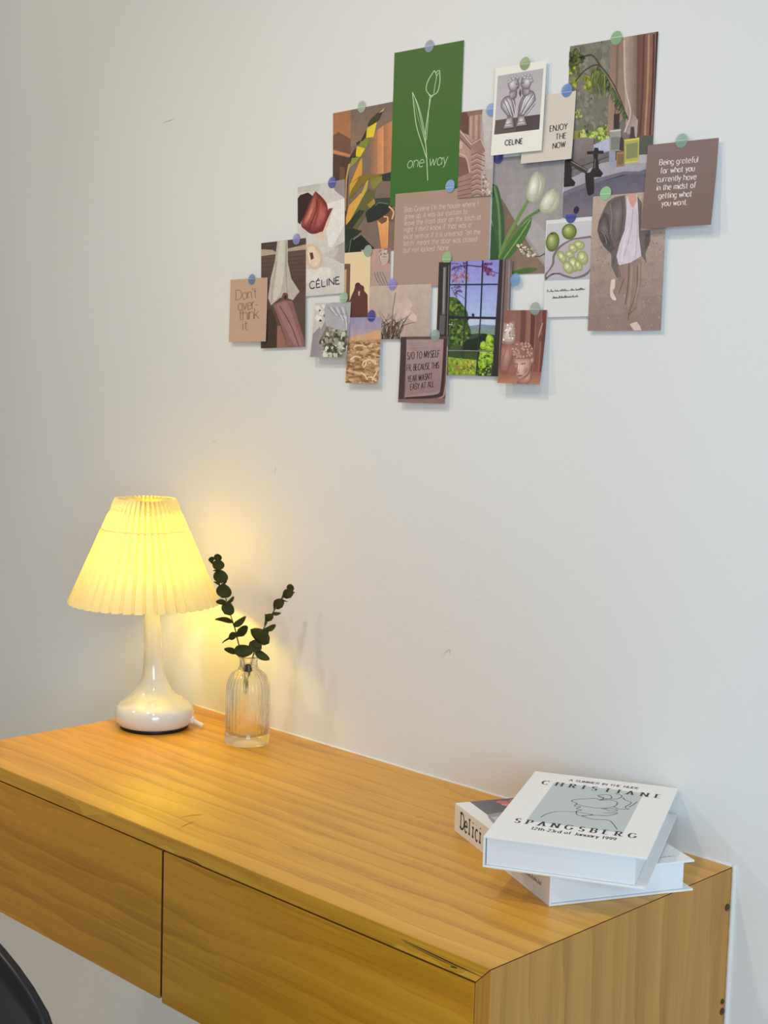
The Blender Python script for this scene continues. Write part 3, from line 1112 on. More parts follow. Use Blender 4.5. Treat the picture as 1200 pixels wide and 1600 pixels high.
# ---------------------------------------------------------------- the prints
def d_plant(a):
    a.bg((124, 104, 92))
    a.grad([(235, 130), (690, 50), (690, 420), (235, 480)], (118, 98, 88), (140, 112, 92))
    a.grad([(55, 155), (235, 130), (235, 430), (55, 400)], (160, 108, 74), (172, 116, 78))
    a.poly([(55, 385), (115, 345), (235, 415), (235, 580), (55, 545)], (116, 82, 64))
    a.poly([(55, 515), (235, 565), (235, 590), (55, 550)], (196, 128, 84))
    a.poly([(55, 555), (230, 600), (215, 830), (190, 1520), (55, 1530)], (82, 60, 50))
    a.poly([(130, 680), (180, 690), (180, 830), (130, 810)], (112, 80, 66))
    a.grad([(430, 400), (500, 330), (500, 760), (430, 760)], (140, 104, 82), (176, 122, 88), True)
    a.grad([(500, 330), (560, 285), (560, 750), (500, 755)], (196, 134, 92), (214, 150, 104), True)
    a.grad([(560, 285), (690, 225), (690, 740), (560, 750)], (168, 112, 80), (204, 142, 98), True)
    a.poly([(330, 620), (352, 600), (350, 760), (235, 850)], (214, 152, 62))
    a.poly([(570, 110), (545, 170), (495, 255), (405, 295), (430, 230), (500, 165)], (64, 60, 36), True)
    a.poly([(572, 108), (555, 150), (510, 165)], (176, 168, 110))
    a.poly([(400, 310), (495, 252), (462, 400), (388, 405)], (222, 192, 52))
    a.poly([(335, 435), (390, 330), (386, 400), (350, 440)], (52, 46, 32))
    a.poly([(290, 455), (330, 430), (330, 455), (300, 475)], (60, 52, 36))
    a.poly([(330, 455), (392, 405), (425, 415), (395, 505), (322, 490)], (128, 132, 58))
    a.poly([(300, 485), (382, 508), (332, 592), (285, 582)], (220, 188, 44))
    a.poly([(222, 600), (285, 500), (290, 585), (240, 660)], (66, 56, 40))
    a.poly([(250, 600), (332, 590), (285, 650), (222, 705)], (140, 142, 62))
    a.poly([(215, 660), (235, 650), (205, 800), (195, 1100), (186, 1100), (190, 800)], (190, 150, 90))
    a.poly([(228, 850), (330, 770), (430, 755), (560, 762), (490, 800), (400, 810), (330, 880), (235, 985)], (128, 110, 44))
    a.poly([(228, 850), (320, 790), (250, 900), (228, 960)], (206, 150, 52))
    a.poly([(520, 770), (690, 715), (690, 815), (560, 822)], (46, 54, 50))
    a.poly([(430, 810), (545, 770), (545, 820), (470, 905), (440, 870)], (132, 126, 62))
    a.poly([(395, 820), (412, 810), (400, 900), (200, 1260), (200, 1200), (340, 950)], (196, 168, 66))
    a.poly([(225, 1050), (340, 935), (350, 960), (200, 1250), (195, 1170)], (216, 160, 74))
    a.poly([(370, 960), (420, 890), (470, 920), (470, 1010), (420, 1090), (300, 1270), (190, 1290)], (100, 96, 62))
    a.poly([(400, 1040), (470, 985), (500, 1030), (430, 1080)], (160, 132, 60))
    a.poly([(390, 1110), (480, 1030), (600, 985), (640, 1060), (560, 1150), (420, 1210), (395, 1170)], (42, 48, 46), True)
    a.poly([(470, 985), (690, 975), (690, 1060), (560, 1040), (480, 1030)], (58, 66, 60))
    a.line([(480, 1050), (520, 1025), (600, 1035)], 6, (120, 130, 90))
    a.poly([(186, 1250), (320, 1090), (380, 1100), (260, 1260), (350, 1290), (240, 1370), (200, 1500), (186, 1510)], (50, 60, 44))
    a.poly([(190, 1270), (350, 1285), (300, 1330), (190, 1400)], (40, 50, 42))
    a.grad([(500, 1190), (610, 1180), (600, 1475), (540, 1475)], (232, 168, 104), (206, 136, 80))
    a.poly([(500, 1190), (600, 1120), (660, 1075), (671, 1200), (610, 1190), (540, 1225)], (120, 82, 58))
    a.line([(560, 1155), (600, 1165), (590, 1215)], 12, (222, 180, 140))
    a.line([(610, 1060), (655, 1110), (640, 1180)], 14, (226, 178, 140))
    a.poly([(186, 1510), (250, 1370), (345, 1325), (485, 1465), (470, 1480), (440, 1500), (186, 1530)], (36, 42, 38))
    a.line([(250, 1360), (225, 1500)], 8, (96, 106, 80))
    a.line([(340, 1320), (270, 1370)], 8, (120, 128, 110))


def d_tulip(a):
    a.bg((206, 199, 193))
    a.poly([(700, 560), (810, 560), (810, 700), (740, 640)], (150, 134, 136))
    a.poly([(690, 720), (810, 690), (810, 820), (720, 1000), (690, 930)], (226, 220, 214), True)
    a.poly([(740, 1000), (810, 960), (810, 1100), (730, 1070)], (176, 166, 164), True)
    a.poly([(640, 1050), (760, 1000), (730, 1070), (690, 1060)], (196, 188, 182), True)
    a.poly([(560, 1130), (700, 1120), (690, 1200), (570, 1210)], (222, 214, 206), True)
    a.poly([(498, 600), (650, 585), (640, 640), (500, 640)], (190, 186, 178))
    a.poly([(500, 690), (520, 660), (570, 645), (600, 670), (560, 760), (525, 850), (500, 830)], (58, 36, 38))
    a.poly([(700, 755), (728, 750), (718, 790), (690, 880), (660, 965), (622, 935), (625, 900), (680, 860)], (216, 192, 166))
    a.poly([(700, 755), (726, 752), (690, 830), (665, 900), (640, 905)], (120, 50, 48))
    a.blob([(618, 638), (650, 670), (690, 730), (692, 820), (655, 895), (600, 914), (555, 885), (530, 850), (560, 760), (590, 690)], (118, 50, 50), (168, 88, 80), (620, 800))
    a.blob([(618, 642), (630, 700), (596, 790), (560, 860), (536, 848), (575, 750)], (150, 72, 64), (206, 136, 114), (580, 800))
    a.blob([(645, 690), (684, 740), (686, 810), (652, 872), (606, 890), (622, 800)], (140, 62, 58), (200, 116, 108), (660, 790))
    a.line([(625, 690), (624, 760), (590, 850), (578, 895)], 5, (92, 34, 38))
    for k in range(6):
        a.line([(648 + 6 * k, 720 + 8 * k), (652 + 4 * k, 790), (630 + 3 * k, 860)], 2, (170, 92, 84))
    a.poly([(560, 985), (600, 970), (650, 1020), (665, 1080), (630, 1135), (580, 1110), (558, 1060)], (212, 184, 156), True)
    a.poly([(572, 1000), (600, 990), (640, 1030), (650, 1080), (620, 1115), (585, 1090)], (226, 204, 178), True)
    a.poly([(585, 1030), (605, 1028), (612, 1065), (595, 1075)], (110, 54, 40))
    a.text('C\u00c9LINE', (590, 1247), (768, 1224), 44, (44, 38, 66), .17, .15, track=.22)


def d_cloth(a):
    a.bg((92, 72, 66))
    a.grad([(277, 200), (565, 170), (565, 420), (277, 430)], (98, 78, 70), (86, 64, 60))
    a.poly([(277, 120), (565, 90), (565, 150), (277, 175)], (80, 62, 60))
    a.poly([(277, 160), (350, 165), (390, 190), (277, 205)], (176, 158, 142))
    a.poly([(440, 160), (565, 130), (565, 165), (440, 178)], (178, 156, 140))
    for k in range(7):
        a.line([(280, 225 + k * 26), (560, 205 + k * 26)], 4, (80, 60, 56))
    a.poly([(380, 108), (446, 104), (448, 250), (470, 350), (522, 432), (480, 485), (440, 470), (400, 470), (345, 515), (326, 470), (340, 350), (365, 240)], (186, 176, 164))
    a.poly([(395, 110), (425, 106), (425, 300), (400, 440), (360, 480), (372, 340)], (204, 196, 184), True)
    a.line([(440, 120), (436, 280), (445, 440)], 6, (160, 150, 138))
    a.line([(378, 240), (356, 380), (345, 500)], 5, (164, 152, 140))
    a.poly([(408, 470), (420, 440), (448, 445), (448, 480), (425, 488)], (112, 78, 66), True)
    a.ell(434, 466, 9, 13, (60, 44, 40))
    a.poly([(358, 510), (420, 485), (478, 490), (510, 600), (556, 740), (556, 770), (450, 770), (410, 640)], (140, 98, 96))
    a.poly([(380, 510), (440, 490), (500, 640), (540, 765), (500, 768), (430, 640)], (158, 114, 112), True)
    a.line([(400, 520), (470, 640), (520, 768)], 7, (116, 76, 78))
    a.poly([(288, 560), (350, 530), (385, 640), (385, 773), (288, 775)], (72, 56, 46))
    a.poly([(385, 640), (405, 640), (450, 770), (385, 773)], (150, 106, 92))


def d_dont(a):
    a.bg((190, 158, 136))
    c = (146, 112, 92)
    for s, p0, p1, hh in (("Don't", (128, 482), (256, 462), 62), ('over-', (142, 548), (262, 530), 66), ('think', (148, 606), (268, 592), 66), ('it', (170, 668), (202, 664), 60)):
        a.text(s, p0, p1, hh, c, .13, .07, serif=.05, track=.09)


def d_couple(a):
    a.bg((226, 202, 162))
    a.poly([(800, 250), (838, 252), (838, 490), (820, 500), (800, 500)], (120, 84, 70))
    a.poly([(800, 290), (815, 285), (815, 470), (800, 480)], (190, 160, 126))
    a.poly([(826, 590), (836, 490), (850, 450), (862, 425), (872, 385), (890, 372), (905, 388), (918, 395), (925, 425), (945, 450), (948, 590)], (96, 58, 54))
    a.ell(886, 395, 18, 22, (84, 52, 48))
    a.ell(908, 412, 17, 22, (92, 56, 52))
    a.poly([(888, 430), (900, 425), (898, 455), (891, 455)], (200, 168, 140))


def d_bust(a):
    a.bg((186, 150, 138))
    a.grad([(928, 160), (1086, 150), (1082, 384), (928, 388)], (190, 152, 138), (178, 142, 132))
    a.poly([(1050, 150), (1086, 150), (1083, 250), (1062, 240)], (140, 112, 100))
    a.ell(1046, 210, 28, 48, (196, 172, 158))
    a.poly([(985, 384), (990, 310), (1020, 275), (1065, 280), (1083, 300), (1083, 384)], (176, 152, 142), True)
    for k in range(4):
        a.line([(1000 + k * 14, 300), (1010 + k * 16, 340), (1035 + k * 12, 384)], 4, (130, 104, 98))
    a.line([(1030, 180), (1024, 215), (1036, 250)], 4, (140, 110, 100))
    a.line([(1040, 205), (1064, 205)], 4, (130, 100, 94))
    a.speck([(1018, 165), (1072, 165), (1070, 195), (1022, 195)], 14, 5, 9, [(170, 144, 130), (206, 184, 170)], 4)


def d_plume(a):
    a.bg((188, 166, 152))
    a.grad([(960, 388), (1344, 376), (1344, 720), (960, 724)], (194, 172, 156), (182, 158, 146))
    for k in range(16):
        t = k / 15
        a.line([(1110 + 60 * t, 640 - 20 * t), (1120 + 90 * t, 540), (1110 + 140 * t, 420 + 150 * t)], 16, (206 - 8 * (k % 3), 176, 166), taper=True)
    a.ell(1185, 520, 40, 62, (206, 178, 168), 20, jag=.15)
    a.ell(1225, 570, 24, 50, (212, 184, 172), -40, jag=.15)
    r = random.Random(5)
    for k in range(30):
        x = 1030 + r.random() * 130
        a.line([(x, 720), (x + r.uniform(-25, 40), 640), (x + r.uniform(-50, 110), 560 + r.uniform(-20, 60))], 9, r.choice([(92, 76, 66), (74, 60, 52), (118, 98, 86)]), taper=True)
    a.line([(1100, 700), (1110, 560), (1125, 430)], 5, (150, 116, 106))


def d_flower(a):
    a.bg((150, 146, 148))
    a.poly([(618, 500), (720, 492), (700, 560), (660, 650), (605, 700)], (196, 192, 184))
    a.poly([(592, 835), (604, 690), (650, 640), (660, 833)], (146, 138, 146))
    for q in ((640, 530, 24), (668, 560, 22), (640, 590, 26), (680, 520, 18)):
        a.ell(q[0], q[1], q[2], q[2] * .7, (222, 218, 208), 30, jag=.2)
        a.ell(q[0] + 12, q[1] + 14, 9, 8, (70, 64, 62), jag=.3)
    a.poly([(690, 500), (845, 488), (838, 600), (800, 680), (740, 690), (690, 640)], (170, 166, 172), True)
    for k in range(7):
        a.line([(700 + k * 18, 520), (740 + k * 14, 560 + 6 * k), (820, 560 + 24 * k)], 6, (206, 204, 208) if k % 2 else (140, 138, 146))
    a.poly([(650, 720), (690, 640), (800, 670), (835, 760), (790, 835), (680, 835)], (120, 116, 100))
    a.speck([(650, 720), (690, 650), (800, 680), (830, 760), (790, 830), (680, 830)], 130, 6, 15, [(70, 68, 58), (190, 188, 170), (150, 146, 126), (104, 98, 84), (216, 212, 200)], 6, 1.8)


def d_desert(a):
    a.bg((190, 152, 112))
    a.grad([(830, 585), (1040, 578), (1036, 720), (828, 730)], (150, 140, 176), (178, 158, 164))
    a.poly([(826, 722), (880, 700), (930, 690), (1000, 665), (1036, 660), (1034, 740), (826, 745)], (206, 162, 124))
    a.poly([(826, 735), (1034, 720), (1034, 1003), (820, 1003)], (172, 132, 96))
    a.speck([(828, 735), (1032, 725), (1030, 1000), (824, 1000)], 220, 4, 11, [(148, 110, 80), (196, 156, 118), (136, 98, 70), (184, 144, 108), (210, 174, 138)], 9, 2.0, 5)
    for p in (((925, 890), (935, 860), (970, 850), (1000, 870)), ((950, 850), (945, 880), (930, 900)), ((985, 850), (1005, 860), (1005, 880)), ((850, 850), (880, 830), (915, 838)),
              ((920, 930), (945, 950), (960, 975)), ((1018, 920), (1000, 955), (990, 980)), ((960, 960), (990, 960), (1015, 985)), ((870, 770), (900, 760), (950, 770))):
        a.line(p, 8, (232, 200, 166))


def d_green(a):
    a.bg((72, 112, 48))
    a.grad([(150, 170), (585, 97), (548, 1088), (124, 1136)], (74, 104, 50), (60, 106, 44))
    c = (184, 204, 160)
    a.line([(360, 970), (352, 800), (345, 700), (355, 600), (380, 445)], 5, c)
    a.line([(352, 720), (362, 600), (372, 450)], 3, c)
    a.line([(380, 445), (352, 410), (358, 360), (385, 310), (402, 285)], 5, c)
    a.line([(380, 445), (420, 420), (436, 350), (434, 285)], 5, c)
    a.line([(402, 285), (412, 300), (420, 288), (434, 285)], 4, c)
    a.line([(402, 285), (415, 320), (405, 380), (398, 430)], 4, c)
    a.line([(415, 320), (428, 300)], 4, c)
    a.line([(366, 438), (384, 450), (396, 436)], 4, c)
    a.line([(345, 740), (310, 560), (285, 470), (265, 420)], 4, c)
    a.line([(265, 420), (275, 520), (292, 640), (330, 760), (352, 830)], 5, c)
    a.line([(265, 420), (300, 500), (325, 590), (344, 690)], 4, c)
    a.line([(275, 470), (300, 580), (340, 720)], 2.5, (150, 180, 120))
    a.text('one', (232, 897), (334, 885), 66, (206, 220, 190), .055, slant=.18, track=.12)
    a.text('way', (368, 882), (478, 866), 66, (206, 220, 190), .055, slant=.18, track=.12)


def d_building(a):
    a.bg((176, 158, 152))
    a.grad([(700, 520), (790, 510), (760, 900), (720, 900)], (196, 186, 184), (184, 174, 170))
    a.poly([(560, 545), (640, 535), (620, 690), (550, 660)], (104, 70, 62))
    a.poly([(620, 545), (700, 530), (690, 700), (615, 730)], (168, 136, 122))
    for k in range(4):
        a.line([(632 + k * 17, 560), (626 + k * 17, 715)], 5, (132, 100, 90) if k % 2 else (190, 160, 146))
    a.poly([(605, 540), (705, 522), (702, 555), (612, 570)], (138, 104, 92))
    a.poly([(552, 640), (630, 740), (630, 1075), (538, 1085)], (172, 140, 126))
    a.poly([(552, 640), (632, 730), (690, 700), (725, 780), (700, 800), (632, 770), (548, 690)], (150, 116, 104))
    a.line([(552, 650), (630, 745), (690, 712), (722, 785)], 7, (206, 180, 166), smooth=False)
    a.line([(548, 690), (630, 778), (700, 800)], 7, (110, 78, 70), smooth=False)
    a.poly([(630, 775), (700, 800), (690, 900), (720, 1065), (625, 1078)], (160, 128, 116))
    for k in range(9):
        yy = 800 + k * 32
        a.line([(628, yy + 14), (665, yy - 4), (712, yy + 18)], 6, (124, 92, 82), smooth=False)
        a.line([(628, yy + 24), (665, yy + 6), (712, yy + 28)], 4, (194, 166, 152), smooth=False)
    a.poly([(552, 820), (590, 830), (612, 900), (608, 950), (545, 960)], (120, 88, 80), True)
    a.line([(555, 800), (600, 830), (618, 920)], 6, (204, 178, 164))
    a.poly([(540, 955), (630, 920), (630, 1080), (535, 1085)], (156, 122, 110))
    for k in range(4):
        a.line([(540, 985 + k * 28), (625, 960 + k * 30)], 5, (118, 88, 80), smooth=False)
    a.poly([(690, 920), (715, 900), (725, 960), (755, 1000), (755, 1065), (700, 1065)], (178, 156, 148), True)
    a.speck([(690, 920), (720, 930), (755, 1000), (755, 1060), (700, 1060)], 24, 5, 10, [(132, 104, 96), (206, 190, 182)], 2)
    a.ell(563, 750, 14, 26, (196, 170, 158))


def d_polaroid(a):
    a.bg((226, 222, 212))
    q = [(808, 320), (1093, 275), (1065, 655), (787, 690)]
    a.grad(q, (176, 168, 172), (190, 180, 184))
    a.poly([(795, 600), (1070, 562), (1065, 655), (787, 690)], (78, 68, 70))
    a.poly([(795, 600), (930, 585), (920, 672), (787, 690)], (96, 82, 80))
    lt, md, dk = (206, 200, 202), (168, 158, 164), (112, 102, 110)
    # two facing portrait busts
    a.blob([(872, 580), (832, 530), (828, 490), (850, 455), (885, 445), (915, 470), (918, 540), (900, 580)], (120, 110, 116), (216, 210, 212), (860, 500))
    a.blob([(930, 578), (938, 510), (960, 455), (1000, 415), (1035, 425), (1042, 490), (1005, 545), (968, 585)], (120, 110, 118), (214, 208, 212), (1000, 470))
    for p, wd in ((((845, 480), (865, 520), (890, 575)), 6), (((862, 462), (885, 510), (902, 565)), 6), (((890, 455), (905, 505), (912, 555)), 5), (((1025, 440), (990, 495), (955, 560)), 6), (((1036, 480), (1000, 530), (965, 575)), 6), (((995, 425), (965, 480), (945, 550)), 5)):
        a.line(p, wd, (112, 102, 110))
        a.line([(x + 7, y_ + 2) for x, y_ in p], 3.5, (232, 228, 228))
    a.blob([(882, 420), (925, 405), (925, 455), (890, 470)], (110, 100, 108), (176, 168, 172), (890, 440))
    a.blob([(960, 400), (1005, 395), (1005, 435), (968, 450)], (110, 100, 108), (176, 168, 172), (995, 420))
    a.blob([(872, 380), (880, 345), (905, 325), (935, 335), (940, 358), (946, 376), (938, 400), (915, 418), (886, 415)], (124, 114, 120), (214, 208, 208), (895, 370))
    a.blob([(955, 350), (962, 325), (990, 312), (1015, 328), (1018, 365), (1002, 400), (972, 405), (955, 392), (950, 372)], (120, 110, 118), (214, 208, 210), (995, 355))
    for x, y_ in ((884, 340), (900, 326), (918, 324), (934, 332), (876, 360), (890, 352), (908, 340), (966, 322), (984, 314), (1002, 318), (1014, 334), (1018, 352), (996, 334), (978, 332)):
        a.ball(x, y_, 12, 10, (150, 140, 146), (206, 200, 202))
    a.line([(920, 372), (936, 372)], 4, (100, 90, 98))
    a.line([(960, 365), (976, 364)], 4, (100, 90, 98))
    a.line([(926, 396), (940, 392)], 3.5, (96, 84, 92))
    a.poly([(942, 430), (950, 400), (956, 430), (950, 455)], (84, 74, 84))
    a.blob([(868, 580), (905, 575), (914, 645), (846, 655)], (120, 110, 112), (220, 214, 212), (870, 620), smooth=False)
    a.blob([(940, 572), (975, 568), (992, 630), (924, 640)], (120, 110, 112), (220, 214, 212), (955, 605), smooth=False)
    a.line([(862, 626), (908, 618)], 5, (130, 120, 122))
    a.line([(934, 612), (984, 604)], 5, (130, 120, 122))
    a.text('CELINE', (857, 755), (964, 742), 31, (40, 38, 42), .17, .15, track=.2)


def d_enjoy(a):
    a.bg((206, 194, 182))
    c = (42, 38, 40)
    a.text('ENJOY', (78, 704), (186, 690), 36, c, .20, .11, serif=.11, track=.2)
    a.text('THE', (114, 755), (180, 748), 34, c, .20, .11, serif=.11, track=.24)
    a.text('NOW', (97, 813), (174, 803), 34, c, .20, .11, serif=.11, track=.2)


def d_bath(a):
    a.bg((118, 108, 104))
    # garden seen through frosted window
    a.grad([(60, 170), (400, 110), (370, 900), (20, 980)], (122, 114, 100), (108, 108, 96))
    a.speck([(60, 175), (400, 120), (360, 900), (60, 960)], 170, 9, 24, [(126, 120, 106), (108, 106, 92), (116, 114, 96), (134, 128, 114), (104, 102, 84)], 3, 1.5, 75)
    a.speck([(60, 330), (130, 330), (120, 500), (55, 480)], 26, 8, 20, [(176, 170, 52), (128, 136, 48), (84, 96, 40)], 5)
    a.speck([(170, 420), (230, 420), (230, 540), (180, 540)], 20, 8, 18, [(170, 168, 70), (120, 128, 56)], 6, 1.6, 80)
    a.speck([(130, 850), (250, 860), (370, 780), (360, 930), (140, 910)], 60, 7, 17, [(176, 186, 84), (140, 160, 70), (196, 200, 116), (96, 116, 60)], 8, 1.7)
    a.speck([(95, 680), (160, 680), (150, 740), (95, 740)], 16, 6, 12, [(180, 184, 110), (140, 148, 80)], 9)
    # curtain
    a.grad([(390, 110), (500, 95), (520, 700), (350, 900)], (140, 112, 98), (156, 126, 110))
    a.grad([(490, 95), (620, 70), (600, 760), (500, 860)], (176, 152, 140), (120, 90, 80), True)
    a.grad([(600, 75), (770, 45), (730, 890), (585, 890)], (104, 72, 64), (146, 104, 84), True)
    for x, c in ((640, (92, 62, 56)), (680, (168, 128, 102)), (720, (74, 52, 48)), (545, (154, 128, 116)), (430, (124, 96, 84))):
        a.line([(x + 14, 70), (x, 480), (x - 26, 880)], 16, c)
    a.poly([(752, 50), (770, 46), (735, 890), (716, 890)], (58, 42, 40))
    a.line([(495, 120), (500, 480), (540, 700), (490, 860)], 12, (196, 176, 164))
    a.grad([(500, 860), (560, 700), (600, 760), (590, 900)], (150, 132, 128), (172, 156, 152))
    # palm frond
    a.line([(100, 450), (180, 360), (290, 320), (400, 460), (470, 620), (510, 745)], 9, (70, 62, 48))
    r = random.Random(2)
    for k in range(46):
        t = k / 45
        x, y_ = 280 + 220 * t, 330 + 380 * t * (0.7 + .3 * t)
        a.line([(x, y_), (x - 10 + r.uniform(-20, 40), y_ + 50), (x + r.uniform(-40, 40), y_ + 120 * (1 - .5 * t))], 12, r.choice([(66, 84, 50), (50, 66, 42), (92, 108, 56), (40, 54, 36)]), taper=True)
    for k in range(22):
        t = k / 21
        x, y_ = 240 + 100 * t, 340 + 60 * t
        a.line([(x, y_), (x - 20 + r.uniform(-20, 30), y_ + 90), (x + r.uniform(-30, 30), y_ + 190)], 11, r.choice([(128, 132, 56), (96, 108, 52), (150, 148, 70), (72, 84, 44)]), taper=True)
    a.speck([(60, 190), (165, 240), (160, 310), (60, 330)], 26, 9, 20, [(70, 78, 40), (96, 104, 48), (58, 62, 40)], 12, 1.8)
    a.line([(170, 250), (240, 240), (300, 320)], 8, (58, 56, 40))
    # sill, pots and bottles
    a.grad([(90, 900), (245, 910), (245, 1070), (80, 1100)], (134, 120, 118), (118, 106, 106))
    a.poly([(245, 960), (380, 900), (370, 1010), (240, 1050)], (172, 174, 194))
    a.poly([(78, 850), (130, 850), (120, 910), (78, 920)], (140, 130, 70))
    a.poly([(70, 1095), (370, 1010), (370, 1050), (60, 1160)], (108, 100, 104))
    a.poly([(0, 1260), (300, 1110), (686, 1030), (686, 1180), (480, 1180), (240, 1250), (0, 1350)], (164, 156, 166))
    a.poly([(610, 900), (730, 880), (700, 1040), (600, 1040)], (84, 86, 80))
    a.poly([(600, 1040), (690, 1035), (690, 1100), (600, 1110)], (178, 170, 172))
    a.poly([(410, 712), (455, 706), (445, 825), (408, 828)], (62, 48, 48))
    a.poly([(375, 845), (465, 835), (462, 1010), (370, 1010)], (150, 150, 136))
    a.poly([(385, 900), (455, 895), (452, 1000), (382, 1000)], (122, 124, 118))
    a.line([(375, 850), (465, 840)], 12, (196, 192, 170))
    a.poly([(368, 1010), (420, 1010), (415, 1150), (365, 1110)], (150, 150, 168))
    a.poly([(490, 920), (612, 905), (605, 1100), (490, 1120)], (176, 168, 92))
    a.poly([(505, 955), (600, 940), (596, 1060), (505, 1075)], (134, 136, 96))
    a.line([(490, 925), (610, 908)], 14, (206, 192, 96))
    a.line([(495, 1105), (605, 1090)], 14, (196, 186, 110))
    a.poly([(545, 815), (568, 812), (575, 905), (535, 910)], (78, 58, 58))
    a.poly([(425, 1020), (492, 1015), (490, 1130), (425, 1140)], (150, 116, 84))
    a.poly([(435, 1035), (484, 1032), (482, 1115), (436, 1120)], (122, 98, 76))
    a.poly([(458, 900), (478, 898), (482, 1000), (450, 1005)], (72, 52, 54))
    # basin front
    a.grad([(-20, 1350), (686, 1150), (690, 1510), (-20, 1560)], (96, 92, 108), (124, 112, 118))
    a.poly([(-20, 1350), (240, 1240), (480, 1175), (690, 1170), (690, 1190), (480, 1200), (250, 1275), (-20, 1385)], (112, 106, 118))
    # bridge tap
    k = (44, 38, 42)
    a.poly([(5, 1090), (70, 1075), (60, 1230), (95, 1265), (85, 1295), (0, 1305)], k)
    a.line([(60, 1105), (190, 1180)], 40, (62, 54, 56), smooth=False)
    a.line([(60, 1095), (190, 1168)], 8, (136, 124, 122), smooth=False)
    a.poly([(175, 1190), (235, 1180), (245, 1330), (225, 1365), (190, 1355)], k, True)
    a.poly([(245, 1060), (275, 1060), (285, 1150), (318, 1190), (300, 1220), (220, 1225), (215, 1180), (240, 1140)], k)
    a.poly([(190, 1015), (245, 1010), (250, 985), (280, 985), (285, 1008), (325, 1008), (325, 1030), (280, 1035), (275, 1070), (245, 1070), (240, 1035), (192, 1038)], k)
    a.line([(255, 1075), (252, 1150)], 6, (120, 108, 108))
    a.ell(100, 1490, 22, 32, (44, 40, 74), 15)


def d_grateful(a):
    a.bg((128, 106, 100))
    a.grad([(705, 790), (1148, 742), (1092, 1290), (655, 1318)], (130, 108, 104), (122, 98, 92))
    c = (226, 214, 206)
    for s, p0, p1 in (('Being grateful', (774, 917), (1012, 897)), ('for what you', (779, 970), (990, 952)), ('currently have', (757, 1024), (1000, 1005)),
                      ('in the midst of', (755, 1077), (996, 1058)), ('getting what', (765, 1127), (970, 1113)), ('you want.', (784, 1175), (942, 1166))):
        a.text(s, p0, p1, 36, c, .16, .09, serif=.10, track=.17)


def d_man(a):
    a.bg((160, 138, 126))
    a.grad([(360, 185), (820, 156), (797, 1025), (335, 1027)], (184, 160, 146), (144, 120, 114))
    a.speck([(345, 400), (810, 400), (797, 1020), (337, 1020)], 280, 2.5, 5.5, [(140, 118, 112), (178, 156, 146), (132, 112, 108), (158, 136, 126)], 4)
    g1, g2, g3 = (108, 98, 95), (90, 82, 82), (132, 120, 114)
    # trousers and shoes
    tr, trd = (150, 122, 112), (116, 92, 86)
    a.poly([(515, 600), (600, 600), (600, 700), (560, 800), (515, 835), (490, 800), (500, 740), (530, 690)], tr)
    a.poly([(590, 590), (670, 575), (665, 750), (645, 860), (645, 970), (600, 985), (562, 950), (575, 860), (590, 740)], tr)
    a.line([(592, 600), (588, 720), (572, 860)], 8, trd)
    a.line([(645, 620), (640, 780), (600, 900), (590, 960)], 6, trd)
    a.line([(640, 880), (590, 930)], 6, trd)
    a.line([(560, 700), (530, 790)], 6, trd)
    a.poly([(482, 705), (502, 700), (505, 750), (492, 780), (515, 830), (490, 830), (474, 790)], (214, 198, 186), True)
    a.poly([(600, 985), (645, 970), (668, 1000), (676, 1026), (630, 1027)], (208, 190, 178))
    # coat
    a.poly([(455, 215), (500, 190), (560, 180), (570, 300), (560, 430), (530, 530), (515, 600), (530, 690), (515, 695), (480, 620), (478, 545), (425, 490), (388, 400), (400, 330), (430, 260)], g1)
    a.poly([(638, 190), (665, 230), (660, 400), (720, 400), (722, 470), (700, 520), (690, 545), (700, 600), (668, 560), (650, 480)], g1)
    a.poly([(430, 280), (460, 300), (470, 420), (500, 500), (470, 530), (410, 460), (400, 380)], g2, True)
    a.poly([(690, 420), (716, 430), (712, 490), (694, 520), (684, 470)], g2)
    a.blob([(470, 225), (520, 195), (555, 200), (548, 320), (530, 440), (500, 500), (485, 400)], (98, 89, 88), (130, 118, 113), (515, 300))
    a.blob([(400, 340), (430, 290), (455, 330), (470, 420), (470, 500), (420, 460), (395, 400)], (84, 76, 76), (122, 111, 107), (430, 390))
    a.line([(540, 200), (548, 320), (530, 460)], 7, g2)
    for k in range(5):
        a.line([(402 + 9 * k, 400 + 6 * k), (425 + 8 * k, 425 + 8 * k), (432 + 9 * k, 465 + 6 * k)], 4, (66, 58, 60))
    a.line([(520, 610), (540, 690)], 5, trd)
    a.line([(655, 600), (655, 720), (630, 850)], 10, (164, 136, 124))
    a.line([(610, 620), (606, 740), (590, 880)], 12, (166, 138, 126))
    a.line([(470, 230), (480, 330), (470, 420)], 6, g3)
    a.line([(415, 400), (440, 440), (450, 480)], 6, g3)
    a.line([(500, 560), (490, 610)], 6, g2)
    a.line([(430, 370), (455, 400)], 5, g3)
    # shirt
    a.poly([(572, 190), (600, 180), (636, 175), (645, 300), (650, 430), (668, 560), (600, 600), (528, 615), (512, 560), (530, 480), (560, 400), (570, 300)], (206, 192, 200))
    a.poly([(575, 182), (630, 172), (635, 215), (612, 262), (592, 235)], (204, 152, 134))
    a.line([(612, 262), (600, 400), (560, 560)], 6, (180, 166, 178))
    a.line([(635, 300), (640, 430), (630, 570)], 5, (184, 170, 180))
    a.line([(590, 380), (560, 470), (545, 590)], 5, (222, 210, 216))
    a.ell(505, 480, 16, 20, (120, 92, 84), jag=.1)


